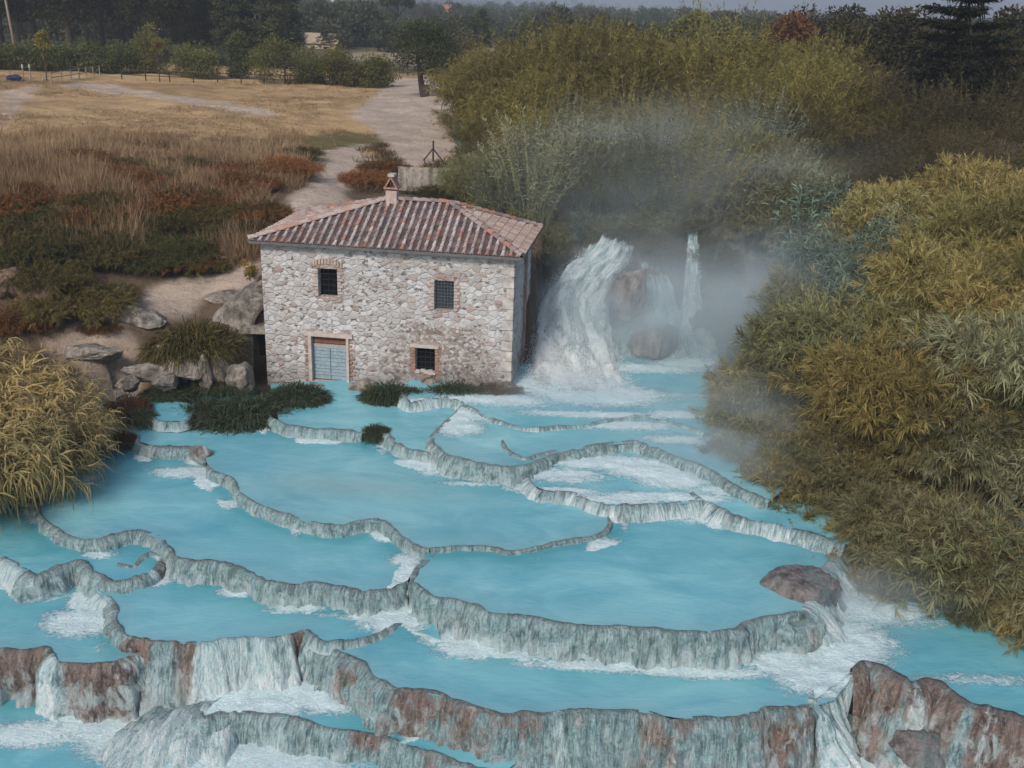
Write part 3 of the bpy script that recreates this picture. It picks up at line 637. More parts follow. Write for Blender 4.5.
# ---------------------------------------------------------------- falling water
H = M['fall']; H2 = mat_fall(7.3, -.06); H3 = mat_fall(13.1, -.12)
MAINF = [[(4.4,52.5,4.6),(5.3,52.5,4.6),(6.4,52.3,4.6)], RY((603,235,49),(618,232,49),(638,238,48.8)), RY((584,250,47.5),(606,250,47.4),(634,262,47.2)), RY((556,275,46.2),(582,277,46),(616,285,46)), RY((538,300,45),(570,304,44.8),(610,310,44.9)), RY((532,335,43.4),(570,340,43),(616,345,43.4)), RY((528,365,41.4),(575,370,41),(624,374,41.2)), RY((526,385,39.4),(578,392,38.6),(632,392,39.4))]
def RZ(*p): return [PZ(*q) for q in p]
def off(rows, dx, dy, dz): return [[np.array(p)+np.array([dx, dy, dz]) for p in r_] for r_ in rows]
mound = sheet('travertine_mound', off(MAINF, .1, .55, -.25), M['trav'], .1, .34, .6, freq=1.6, back=.5); tag(mound, 'streaming wet travertine mound under the big left waterfall', 'rock')
for k_, (mt_, dx_, dy_, a_) in enumerate([(H3, .1, .25, .16), (H, 0, 0, .2), (H2, -.1, -.25, .28), (H3, .15, -.5, .34)]):
    sheet('waterfall', off(MAINF if k_ < 3 else MAINF[3:], dx_, dy_, 0), mt_, .12, a_, [(0, .25), (.35, .5), (.6, .75), (1, 1.0)], kind='structure', freq=1.2, back=.6)
RF = [[(8.4,50.6,4.7),(8.6,50.7,4.75),(8.8,50.6,4.7)], RY((688,224,48.2),(693,223,48.2),(698,225,48.2)), RY((685,262,47.1),(692,262,47),(700,262,47.1)), RY((680,305,46.3),(692,305,46.2),(705,305,46.3)), RY((672,345,45),(694,345,44.7),(722,345,45)), RY((662,372,43.2),(698,375,42.6),(740,372,43.4))]
for mt_, dy_, a_ in ((H, 0, .12), (H2, -.2, .16), (H3, .2, .1)): sheet('waterfall', off(RF, 0, dy_, 0), mt_, .09, a_, [(0, .3), (.6, .5), (1, .9)], kind='structure', back=.2)
for mt_, dy_ in ((H, 0), (H3, -.15)):
    sheet('waterfall', off([RY((636,252,47.4),(650,258,47.4),(664,268,47.4)), RY((640,288,46.2),(658,290,46.1),(676,294,46.3)), RY((636,328,45.4),(662,330,45.2),(690,334,45.5))], 0, dy_, 0), mt_, .09, .12, .3, kind='structure', back=.2)
    sheet('waterfall', off([RY((596,318,44.6),(645,322,44.8),(712,328,45.2)), RY((590,345,43.6),(645,350,43.6),(722,350,44)), RY((588,378,42.0),(650,382,41.8),(730,376,42.6))], 0, dy_, 0), mt_, .11, .14, [(0, .3), (1, .6)], kind='structure', back=.2)
rim('cascade', [(811,709),(814,694),(824,680),(840,672),(856,677)], -1.3, -4.1, None, flare=.9, flute=.3, cat=None, width=.1, top=-.02, kind='structure', water=1., rough=1.6)
rim('cascade', [(804,616),(812,602),(826,576),(837,553),(838,526)], -.44, -1.4, None, flare=.7, flute=.2, cat=None, width=.3, kind='structure', water=.75, rough=1.6)
rim('cascade', RFG, -1.26, -1.38, None, flare=.25, flute=.04, cat=None, width=.15, kind='structure', water=.5)
bl = sheet('travertine_slope', [[PZ(*p) for p in r_] for r_ in [[(140,716,-2.9),(180,703,-2.75),(225,694,-2.6),(262,690,-2.6)], [(108,738,-2.85),(160,722,-2.6),(212,706,-2.5),(258,702,-2.5)], [(86,768,-3.1),(150,750,-2.85),(205,735,-2.75),(245,728,-2.8)], [(60,810,-3.7),(150,800,-3.5),(215,790,-3.4),(250,780,-3.4)]]], M['trav'], .07, .16, [(0, .35), (.4, .8), (1, .9)], freq=1.8, back=.25)
tag(bl, 'sloping travertine apron under rushing white water in the bottom left', 'rock')

def spray(rows, n, sp, szr, label):
    A = np.array([[np.array(p) for p in r_] for r_ in rows]); nr, nc, _ = A.shape
    u = rng.uniform(0, nr-1.001, n)**1.0; v = rng.uniform(0, nc-1.001, n); i0 = u.astype(int); j0 = v.astype(int); fu = (u-i0)[:, None]; fv = (v-j0)[:, None]
    Pn = (A[i0, j0]*(1-fu)+A[i0+1, j0]*fu)*(1-fv)+(A[i0, j0+1]*(1-fu)+A[i0+1, j0+1]*fu)*fv
    Pn = Pn+rng.normal(0, 1, (n, 3))*sp*(.35+.65*(u/nr))[:, None]+[0, -.15, .1]
    sz = rng.uniform(*szr, n)*rng.uniform(.4, 1, n); T4 = np.array([[1, 1, 1], [-1, -1, 1], [-1, 1, -1], [1, -1, -1]])*.6
    V = (Pn[:, None, :]+T4[None]*sz[:, None, None]*[1, 1, 1.8]).reshape(-1, 3); b = np.arange(n)[:, None]*4
    Ft = np.concatenate([b+np.array(f) for f in ((0, 1, 2), (0, 3, 1), (0, 2, 3), (1, 3, 2))])
    return tag(link('spray', npmesh('spray', V, None, Ft), M['spray']), label, 'spray', None, 'stuff')
M['spray'] = plain('white_spray_drops', (.86, .92, .94), .6, .08, 3)
spray(MAINF[2:], 14000, .22, (.006, .022), 'white drops thrown off the big left waterfall')
spray(MAINF[5:], 16000, .32, (.006, .022), 'froth drops at the foot of the big left waterfall')
spray(RF[1:], 1500, .12, (.01, .03), 'drops beside the thin right waterfall')
0 and spray([RZ((840,560,-.9),(850,600,-1.1),(835,640,-1.2)), RZ((890,580,-1.25),(880,610,-1.25),(850,660,-1.25))], 1500, .1, (.01, .03), 'drops over the rapids beside the rock island')
# cliff behind the falls, boulders
cl = sheet('cliff', [RY((520,222,50.5),(580,214,50),(640,214,49.6),(700,206,49),(790,210,48)), RY((525,262,49),(590,250,48.6),(640,246,48.2),(700,240,47.8),(790,250,47)), RY((540,310,47.5),(600,300,46.8),(650,305,46.4),(710,300,46.3),(780,310,45.5)), RY((540,350,46),(600,350,45),(660,355,44.4),(730,350,44.5),(790,350,44)), RY((530,385,43),(600,385,43),(660,378,43),(740,372,43),(800,372,43))], M['cliff'], .12, .3, 0, freq=1.1, back=0)
tag(cl, 'dark wet mossy cliff behind the waterfalls beside the house', 'cliff')
def boulder(name, c, size, label, mat=None, seed=0, flat=0., brown=.6, cat='boulder', group=None, rz=0.):
    import bmesh
    bm = bmesh.new(); bmesh.ops.create_icosphere(bm, subdivisions=5, radius=1)
    V = np.array([v.co[:] for v in bm.verts]); F = np.array([[v.index for v in f.verts] for f in bm.faces]); bm.free()
    q = V.copy(); rs = np.random.default_rng(int(seed)+100)
    for _ in range(22):
        nn_ = unit(rs.normal(size=3)); dd = rs.uniform(.5, .74); e_ = q@nn_-dd; q = q-np.clip(e_, 0, None)[:, None]*nn_*.93
    q = q*1.42; r = 1+.22*fbm(V[:, 0]*1.1+seed, V[:, 1]*1.1, V[:, 2]*1.1, 3)+.13*fbm(V[:, 0]*5+seed, V[:, 1]*5, V[:, 2]*5, 4)
    V = q*r[:, None]*np.array(size)*.85
    if flat: V[:, 2] = np.minimum(V[:, 2], size[2]*flat)+.04*fbm(V[:, 0]*4, V[:, 1]*4, seed)
    ca, sa = math.cos(rz), math.sin(rz); V = np.c_[V[:, 0]*ca-V[:, 1]*sa, V[:, 0]*sa+V[:, 1]*ca, V[:, 2]]
    me = npmesh(name, V, None, F, dict(brown=np.full(len(V), brown), down=np.full(len(V), .5)))
    me.uv_layers.new(name='UVMap')
    L = np.empty(len(me.loops), np.int32); me.loops.foreach_get('vertex_index', L)
    me.uv_layers[0].data.foreach_set('uv', np.c_[V[:, 0]+V[:, 1]*.6, -V[:, 2]][L].ravel().astype(np.float32))
    return tag(link(name, me, mat or M['boulder'], None, c), label, cat, group)
boulder('boulder', PY(629, 294, 44.6), (1.0, .9, 1.35), 'tall leaning grey brown boulder between the two waterfalls', seed=3)
boulder('boulder', PY(653, 343, 43.4), (1.15, .9, .95), 'squat boulder at the basin edge below the tall boulder', seed=11)
boulder('boulder', PZ(799, 592, -.62), (1.35, .95, .85), 'rounded wet rock island at the right end of the widest pool', M['wetrock'], 5, .62, .62)
boulder('boulder', PZ(796, 640, -1.2), (.95, .6, .95), 'pale draped rock buttress below the rock island', M['trav'], 15, .6, .35)
boulder('boulder', PZ(203, 456, -.4), (.42, .35, .5), 'small grey rock at the left start of the curved dam', M['trav'], 8, 0, .6)
boulder('boulder', PY(222, 700, 23.2), (.5, .25, .16), 'thin reddish rock sticking out of the white foam', M['trav'], 9, 0, .9, rz=.5)
0 and boulder('boulder', PY(168, 736, 22.3), (.4, .22, .2), 'small brown rock in foam near the bottom left', M['trav'], 12, 0, .9)
boulder('boulder', PY(96, 437, 34), (.5, .4, .35), 'dark stone beside the rim near the straw reeds', M['cliff'], 31)
boulder('boulder', PY(108, 448, 33), (.4, .35, .3), 'small dark stone just below the rim near the straw reeds', M['cliff'], 32)
boulder('boulder', PY(905, 705, 22.9), (.7, .5, .5), 'rough brown rock on the lower right wall', M['wetrock'], 33, 0, .85)
boulder('boulder', PY(925, 745, 21.5), (1.3, .7, .6), 'pinkish rock lying lowest in the bottom right corner', M['wetrock'], 34, 0, .7)

# ---------------------------------------------------------------- the house
ANG = R_(-8.0); HU = np.array([math.cos(ANG), math.sin(ANG), 0]); HV = np.array([-math.sin(ANG), math.cos(ANG), 0])
HO = np.array([-10.35, 40.0, 0])+.33*HU+.3*HV; HW, HD = 10.02, 5.0
house = empty('stone_mill_house', tuple(HO), 'old whitish rubble stone mill house with tiled hip roof beside the waterfalls', 'house', rz=ANG)
def hhit(px, py, off=0.):
    d = ray(px, py); o = CAMP-HO-HV*off; t = -(o@HV)/(d@HV); p = o+d*t; return p@HU, p[2]
OPEN = []
for nm, a, b in [('win', (318, 268), (337, 296)), ('grid', (434.5, 280), (454, 309.5)), ('low', (415.5, 347), (435, 372)), ('door', (311.5, 335.5), (346, 380))]:
    x0, z1 = hhit((a[0]), a[1]); x1, _ = hhit(b[0], a[1]); _, z0 = hhit(a[0], b[1]); OPEN.append((nm, x0, x1, z0, z1))
def wallgrid(L, z0, z1, holes, st=.07):
    def axis(lo, hi, marks):
        v = sorted(set([lo, hi]+[q for mk in marks for q in mk])); out = [lo]
        for a, b in zip(v[:-1], v[1:]): out += list(np.linspace(a, b, max(1, int(round((b-a)/st)))+1))[1:]
        return np.array(out)
    X = axis(0, L, [(h[1], h[2]) for h in holes]); Z = axis(z0, z1, [(h[3], h[4]) for h in holes])
    GXx, GZz = np.meshgrid(X, Z, indexing='ij'); F = gridfaces(len(X), len(Z))
    cx = (X[:-1]+X[1:])/2; czz = (Z[:-1]+Z[1:])/2; CX, CZ = np.meshgrid(cx, czz, indexing='ij'); keep = np.ones(CX.shape, bool)
    for h in holes: keep &= ~((CX > h[1]) & (CX < h[2]) & (CZ > h[3]) & (CZ < h[4]))
    return GXx.ravel(), GZz.ravel(), F[keep.ravel()]
X, Zz, F = wallgrid(HW, -.6, 5.52, OPEN)
e = np.minimum(np.minimum(X, HW-X)/.1, 1)
dy = (-.035*fbm(X*3.2, Zz*4.5, 1, 3)-.02*vnoise(X*8, Zz*10, 5))*np.clip(e, 0, 1)
small = np.clip(sst(4.6, 6.2, X)*sst(9.6, 8.6, X)*sst(3.2, 2.2, Zz)*1.0+.5*sst(2.0, 1.0, Zz)*sst(3.2, 4.2, X)-.0, 0, 1)*.95
darks = np.exp(-(((X-4.4)/1.5)**2+((Zz-4.0)/1.1)**2))+.35
red = .03*np.ones(len(X))
for h in OPEN:
    dxx = np.maximum(np.maximum(h[1]-X, X-h[2]), 0); dz = np.maximum(np.maximum(h[3]-Zz, Zz-h[4]), 0); d = np.hypot(dxx, dz); red = np.maximum(red, .55*(d < .28))
damp = np.clip(sst(1.0, .0, Zz)*.5+sst(1.7, .4, Zz)*sst(5.5, 8, X)*sst(10.1, 9.4, X)*.6, 0, 1)
me = npmesh('front_wall', np.c_[X, dy, Zz], F, None, dict(small=small, darks=darks, red=red, damp=damp)); fw = link('wall', me, M['wall'], house)
def sidewall(nm, L, tf, sm=.1):
    X, Zz, F = wallgrid(L, -.6, 5.52, [])
    V = tf(X, Zz, .03*fbm(X*3.2, Zz*4.5, 7, 3)); n_ = len(X)
    me = npmesh(nm, V, F, None, dict(small=np.full(n_, sm), darks=np.full(n_, .3), red=np.full(n_, .05), damp=sst(2.5, 0, Zz)*.8)); return link('wall', me, M['wall'], house)
sidewall('side_wall', HD, lambda a, z, n: np.c_[HW+n*np.minimum(1, a*8), a, z])
sidewall('side_wall', HD, lambda a, z, n: np.c_[0-n*np.minimum(1, a*8), a, z])
sidewall('back_wall', HW, lambda a, z, n: np.c_[a, HD+0*a, z])
# quoins
mb = MB()
for k in range(14):
    z = -.3+k*.42; l = .42 if k % 2 else .26; ran = random.uniform(-.03, .03)
    mb.box((HW-l/2+.02, -.005, z+.19), (l, .07, .37+ran)); 
    mb.box((HW+.012, .2-.0, z+.19), (.055, .36 if not k % 2 else .24, .36+ran))
quo = mb.build('quoins', plain('pale_quoin_stone', (.42, .40, .38), .85, .45, 2.2, .8), house)
for k in (1,):
    mb = MB(); mb.box((HW+.06, HD*.62, 2.4), (.1, .2, 5.6)); mb.build('drain_pilaster', plain('brown_render', (.26, .20, .18), .9, .3, 2, .3), house)
# openings
def bars(nm, x0, x1, z0, z1, nx, nz, r, parent):
    mb = MB()
    for i in range(1, nx): xx = x0+(x1-x0)*i/nx; mb.tube([(xx, .07, z0), (xx, .07, z1)], r, 5)
    for j in range(1, nz): zz = z0+(z1-z0)*j/nz; mb.tube([(x0, .09, zz), (x1, .09, zz)], r, 5)
    return mb.build('window_bars', nm, parent)
M['grille'] = plain('grey_grille', (.09, .11, .125), .6, .2, 6)
M['pane'] = plain('dusty_window_pane', (.035, .045, .055), .35, .4, 5)
M['brickj'] = plain('brick_jamb', (.32, .19, .15), .9, .45, 9, .5)
for nm, x0, x1, z0, z1 in OPEN:
    mb = MB(); dpt = .32
    mb.add([(x0, -.01, z0), (x0, dpt, z0), (x0, dpt, z1), (x0, -.01, z1)], [(0, 1, 2, 3)])
    mb.add([(x1, -.01, z0), (x1, -.01, z1), (x1, dpt, z1), (x1, dpt, z0)], [(0, 1, 2, 3)])
    mb.add([(x0, -.01, z1), (x0, dpt, z1), (x1, dpt, z1), (x1, -.01, z1)], [(0, 1, 2, 3)])
    mb.add([(x0, -.01, z0), (x1, -.01, z0), (x1, dpt, z0), (x0, dpt, z0)], [(0, 1, 2, 3)])
    part = 'door' if nm == 'door' else 'window'
    if nm == 'door':
        root = MB()
        root.box(((x0+x1)/2, .20, (z0+z1)/2), (x1-x0, .02, z1-z0)); root = root.build('door', M['void'], house)
        mb.build('door_reveal', M['surround'], root)
        hgt = z1-z0; zz = z0+.04; k = 0; pl = MB(); pb = MB()
        while zz < z0+hgt*.66:
            h_ = .16+random.uniform(-.03, .03)
            for xa, xb in ((x0+.02, (x0+x1)/2-.012), ((x0+x1)/2+.012, x1-.02)): pl.box(((xa+xb)/2, .16+random.uniform(-.008, .008), zz+h_/2), (xb-xa, .04, h_-.015))
            zz += h_
        tag(pl.build('plank_leaf', plain('faded_blue_planks', (.27, .36, .42), .8, .22, 9, .3), root), 'faded blue plank shutter leaf')
        pg = MB(); pg.box(((x0+x1)/2, .15, zz+.08), (x1-x0-.04, .05, .15)); pg.build('middle_rail', plain('grey_rail', (.36, .35, .36), .85, .2, 9), root)
        zz += .18
        while zz < z1-.08: pb.box(((x0+x1)/2, .16, zz+.09), (x1-x0-.04, .04, .16)); zz += .18
        tag(pb.build('upper_boards', plain('rust_brown_boards', (.20, .085, .06), .85, .35, 9, .3), root), 'rust brown boards above the blue planks')
        fr = MB(); t_ = .13
        fr.box((x0-t_/2, -.03, (z0+z1)/2), (t_, .12, z1-z0+.0)); fr.box((x1+t_/2, -.03, (z0+z1)/2), (t_*.8, .12, z1-z0)); fr.box(((x0+x1)/2, -.035, z1+.09), (x1-x0+2*t_+.3, .13, .17)); fr.box(((x0+x1)/2, -.06, z0-.07), (x1-x0+.3, .22, .12))
        fr.build('door_frame', M['surround'], root)
        jb = MB()
        jr = MB()
        for k in range(9): 
            zc = z0+.2+k*.17
            jb.box((x1+.17+.05*(k % 2), -.012, zc), (.14+.08*(k % 2), .06, .09)); jr.box((x0-.2, -.012, zc), (.12+.1*(k % 2), .06, .09)) if 2 < k < 8 else None
        jb.build('brick_jamb', M['brickj'], root); jr.build('brick_jamb', M['brickj'], root)
    else:
        root = MB(); root.box(((x0+x1)/2, .31, (z0+z1)/2), (x1-x0, .02, z1-z0)); root = root.build('window', M['pane'] if nm == 'grid' else M['void'], house)
        mb.build('window_reveal', M['surround'], root)
        bars(M['grille'] if nm == 'grid' else M['iron'], x0, x1, z0, z1, 6 if nm == 'grid' else 4, 9 if nm == 'grid' else 5, .014 if nm == 'grid' else .011, root)
        for sg, xx in ((-1, x0), (1, x1)):
            jb = MB()
            for k in range(int((z1-z0)/.13)):
                zc = z0+.06+k*.13; jb.box((xx+sg*(.08+.04*(k % 2)), -.012, zc), (.14+.08*(k % 2), .055, .1))
            jb.build('brick_jamb', M['brickj'] if nm == 'low' else plain('pinkish_jamb', (.44, .39, .36), .9, .3, 9, .4), root)
        if nm == 'win':   # shallow relieving arch
            ar = MB(); xc = (x0+x1)/2
            for k in range(11):
                a0 = R_(58+k*5.8); rr = 1.25; ar.box((xc-rr*math.cos(a0), -.014, z1-.95+rr*math.sin(a0)), (.09, .06, .2))
            ar.build('relieving_arch', plain('ochre_arch_stone', (.42, .34, .27), .9, .3, 9, .4), root)
        if nm == 'low':
            lt = MB(); lt.box(((x0+x1)/2-.02, -.03, z1+.075), (x1-x0+.36, .12, .14)); lt.build('lintel', M['surround'], root)
            rb = MB()
            for k in range(14): rb.box((random.uniform(x0, x1), random.uniform(-.05, .15), z0+random.uniform(-.02, .08)), (random.uniform(.1, .22), .12, random.uniform(.06, .14)))
            rb.build('rubble_sill', M['surround'], root)
# roof
def tilemat():
    t = NT('roof_tiles'); c = t.attr('tcol', 'Color'); n = t.noise(t.coord(), 14, 5, .7)
    c = t.mix(t.math('MULTIPLY', t.rng(n, .48, .7), .55), c, t.mix(1., c, (.35, .33, .33), 'MULTIPLY'))
    c = t.mix(t.math('MULTIPLY', t.rng(t.noise(t.coord(), 2.5, 4), .5, .7), .3), c, (.12, .10, .09))
    return t.pbr(c, .85, t.bump(n, .6, .02), .2)
M['tiles'] = tilemat()
mid = HD/2; s1, zr1 = hhit(388, 200, mid); s2, zr2 = hhit(450, 204.5, mid); zr = (zr1+zr2)/2; ov = .33; ze = 5.6
EA, EB, EC, ED = [np.array(p, float) for p in ((-ov, -ov, ze), (HW+ov, -ov, ze), (HW+ov, HD+ov, ze), (-ov, HD+ov, ze))]
RA, RB = np.array((s1, mid, zr)), np.array((s2, mid, zr))
TV, TF, TC = [], [], []
def tile(c, along, nrm, L, r0, r1, col, up=True, n=6):
    side = np.cross(along, nrm); side /= np.linalg.norm(side); b = len(TV)
    for k, (t, r) in enumerate(((0, r0), (1, r1))):
        for j in range(n):
            a = math.pi*j/(n-1); hgt = math.sin(a)*r*(1 if up else -.45)
            TV.append(c+along*L*t+side*math.cos(a)*r+nrm*(hgt+(.035*(1-t) if up else .02*(1-t)))); TC.append(col)
    for j in range(n-1): TF.append((b+j, b+j+1, b+n+j+1, b+n+j))
    if up:   # closing lip
        bb = len(TV)
        for j in range(n):
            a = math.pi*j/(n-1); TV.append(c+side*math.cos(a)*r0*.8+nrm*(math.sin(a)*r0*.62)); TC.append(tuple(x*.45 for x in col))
        for j in range(n-1): TF.append((b+j, bb+j, bb+j+1, b+j+1))
def tcol(kind='front'):
    q = random.random()
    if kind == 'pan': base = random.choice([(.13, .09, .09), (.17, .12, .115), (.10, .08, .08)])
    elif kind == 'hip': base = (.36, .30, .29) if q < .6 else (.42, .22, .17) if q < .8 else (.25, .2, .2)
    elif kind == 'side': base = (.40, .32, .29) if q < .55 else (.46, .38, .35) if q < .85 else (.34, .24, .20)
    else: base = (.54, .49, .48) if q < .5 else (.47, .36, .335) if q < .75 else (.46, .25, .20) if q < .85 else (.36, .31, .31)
    v = random.uniform(.82, 1.15); return tuple(min(.9, x*v) for x in base)
def roofplane(e0, e1, top, kind):
    """eave e0->e1, top = list of ridge corners (1 or 2)"""
    ex = (e1-e0); Lh = np.linalg.norm(ex); ex = ex/Lh; t0 = top[0]-e0; up = t0-ex*(t0@ex); SL = np.linalg.norm(up); up /= SL
    nrm = np.cross(ex, up); nrm = nrm if nrm[2] > 0 else -nrm
    sa, sb = (top[0]-e0)@ex, (top[-1]-e0)@ex; sp = .292; ns = int(Lh/sp)
    for i in range(ns):
        s = (i+.5)*Lh/ns; tm = SL*min(1, s/max(sa, .01), (Lh-s)/max(Lh-sb, .01)); t = -.04; jit = random.uniform(-.012, .012)
        while t < tm-.03:
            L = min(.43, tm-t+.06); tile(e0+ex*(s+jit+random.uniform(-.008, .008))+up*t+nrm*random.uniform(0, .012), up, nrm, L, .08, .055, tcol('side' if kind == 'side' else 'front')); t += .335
        s2_ = s+Lh/ns/2; tm = SL*min(1, s2_/max(sa, .01), (Lh-s2_)/max(Lh-sb, .01)); t = -.02
        while t < tm-.05:
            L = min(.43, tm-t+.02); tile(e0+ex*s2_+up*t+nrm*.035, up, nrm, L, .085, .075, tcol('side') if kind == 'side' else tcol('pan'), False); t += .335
    return
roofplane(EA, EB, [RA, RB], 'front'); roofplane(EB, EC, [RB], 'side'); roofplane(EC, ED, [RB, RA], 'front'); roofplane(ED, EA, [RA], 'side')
for a, b in ((EA, RA), (EB, RB), (EC, RB), (ED, RA), (RA, RB)):
    d = b-a; L = np.linalg.norm(d); d /= L; t = 0
    sdv = np.cross(d, [0, 0, 1.]); nn = np.cross(sdv, d); nn = nn if nn[2] > 0 else -nn
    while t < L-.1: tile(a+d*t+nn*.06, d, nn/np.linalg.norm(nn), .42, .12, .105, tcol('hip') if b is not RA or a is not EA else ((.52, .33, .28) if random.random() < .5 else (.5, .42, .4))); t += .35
me = npmesh('roof', np.array(TV), TF, None, dict(tcol=np.array(TC)), False); roof = link('roof', me, M['tiles'], house)
mb = MB()
th = np.array([0, 0, .02])
mb.add([EA-th, EB-th, EC-th, ED-th, RA-th, RB-th], [(0, 1, 5, 4), (1, 2, 5), (2, 3, 4, 5), (3, 0, 4)])
mb.add([EA-.09*np.array([0, 0, 1]), EB-.09*np.array([0, 0, 1]), EC-.09*np.array([0, 0, 1]), ED-.09*np.array([0, 0, 1])], [(0, 3, 2, 1)])
mb.build('roof_deck', plain('dark_roof_underlay', (.07, .05, .05), .9, .2, 4), roof)
mb = MB(); mb.box(((HW)/2, -ov-.02, ze-.06), (HW+2*ov, .07, .1)); mb.box((HW+ov+.02, HD/2, ze-.06), (.07, HD+2*ov, .1)); mb.box((HW/2, HD+ov+.02, ze-.06), (HW+2*ov, .07, .1)); mb.box((-ov-.02, HD/2, ze-.06), (.07, HD+2*ov, .1))
mb.build('eave_gutter', plain('grey_gutter', (.13, .12, .125), .6, .25, 5), roof)
# chimney
cx_, _ = hhit(392.5, 200, mid); cx_ -= 0; ch = MB(); ch.box((cx_, mid, zr+.08), (.44, .42, .7)); chim = ch.build('chimney', plain('pink_plaster', (.47, .38, .36), .9, .2, 5, .3), roof)
cc = MB(); cc.box((cx_, mid, zr+.53), (.58, .56, .06))
for sg in (-1, 1): cc.add([(cx_+sg*.27, mid-.27, zr+.56), (cx_+sg*.27, mid+.27, zr+.56), (cx_+sg*.03, mid+.27, zr+.98), (cx_+sg*.03, mid-.27, zr+.98), (cx_+sg*.21, mid-.27, zr+.56), (cx_+sg*.21, mid+.27, zr+.56), (cx_-sg*.02, mid+.27, zr+.94), (cx_-sg*.02, mid-.27, zr+.94)], [(0, 1, 2, 3), (4, 7, 6, 5), (0, 3, 7, 4), (1, 5, 6, 2)])
cc.build('chimney_cap', plain('terracotta_cap', (.34, .19, .16), .9, .25, 8), chim)
ct = MB(); ct.box((cx_, mid, zr+1.03), (.26, .46, .1)); ct.build('cap_stone', M['surround'], chim)

# retaining wall with a dark doorway left of the house, and its ledge
def wpt(px, py, y): return tuple(PY(px, py, y))
lg = sheet('rock_ledge', [RY((228,296,42.8),(245,286,43),(266,280,43.4)), RY((212,312,41.6),(235,304,41.4),(266,300,41.6)), RY((208,330,41.0),(232,326,40.9),(254,322,40.9)), RY((206,358,40.6),(230,358,40.6),(253,354,40.8)), RY((205,388,39.4),(230,388,39.3),(253,386,39.6))], M['ledge'], .08, .1, 0, freq=1.5, back=.15)
tag(lg, 'pale weathered rock ledge with stained face against the left end of the house', 'rock ledge')
mb = MB(); a = PY(254, 332, 40.9); b = PY(267, 332, 40.9); z0 = .1; z1 = a[2]
mb.box(((a[0]+b[0])/2, 41.4, (z0+z1)/2), (b[0]-a[0]+.3, .06, z1-z0)); dw = mb.build('dark_doorway', M['void'])
tag(dw, 'narrow dark doorway between the rock ledge and the left corner of the house', 'doorway')
mb = MB(); mb.box(((a[0]+b[0])/2-.05, 41.0, z1+.14), (b[0]-a[0]+.75, .8, .26)); tag(mb.build('lintel', M['ledge'], dw))
for (px, py, yy, sz, sd_, lb) in [(182,372,40.5,(1.3,.6,.55),41,'flat pale rock below the dark shrub left of the house'),(150,375,40.3,(1.1,.5,.5),42,'low pale rock at the left end of the rocky shore'),(204,377,40.2,(.35,.3,.8),43,'upright pale rock post beside the sedges'),(140,322,41.5,(1.2,.7,.45),44,'brown stone sunk in the sandy path slope'),(92,355,40,(1.2,.7,.4),45,'pinkish flat rock above the straw reeds'),(225,300,43.5,(1.2,.6,.35),46,'grey slab at the edge of the sandy path near the house'),(40,305,45,(1.0,.9,.7),47,'tall eroded earth bluff rock at the left edge'),(8,290,46,(1.2,1.,.9),48,'orange brown eroded bluff at the far left edge'),(215,264,47,(1.6,.6,.35),49,'orange clay outcrop at the head of the sandy path')]:
    boulder('rock', tuple(ground_hit(px, py)+np.array([0, 0, sz[2]*.25])) if px < 230 else PY(px, py, yy), sz, lb, M['ledge'] if sd_ < 47 else mat_rock('clay_rock_%d' % 0, (.11, .075, .055), (.26, .18, .13), (.07, .05, .035), .5), sd_, cat='rock')
for i, (px, py, sz, lb) in enumerate([(130,385,(.5,.4,.35),'small pale rock at the water edge below the sandy slope'),(165,384,(.6,.4,.4),'cracked pale rock right of the low shore rock'),(215,372,(.7,.5,.6),'stained pale rock behind the dark shrub'),(240,378,(.6,.5,.7),'stained grey rock under the ledge near the doorway'),(238,300,(.9,.6,.4),'flat grey slab on top of the ledge'),(118,398,(.4,.3,.3),'dark wet stone beside the reddish sedge'),(170,352,(.6,.4,.3),'brown stone left of the dark shrub')]):
    boulder('rock', tuple(ground_hit(px, py)+np.array([0, 0, sz[2]*.2])), sz, lb, M['ledge'], 90+i, cat='rock')
for i, (px, py, yy, sc) in enumerate([(347,398,39,.5),(330,396,38.9,.4),(360,388,39.1,.5),(372,392,39.1,.35),(318,390,39.2,.45),(470,385,39,.5),(505,388,38.7,.5),(430,384,39.2,.4)]):
    boulder('foundation_stone', PY(px, py, yy), (sc*1.2, sc*.7, sc*.7), ['wet stone just right of the blue door sill','stone under the middle of the blue door','stone between the door and the bright topped sedge','small stone half hidden behind the bright topped sedge','stone under the left door jamb','stone below the wall right of the low barred window','stone at the wall foot near the right corner of the house','stone directly below the low barred window'][i], M['ledge'], 60+i, cat='rock')

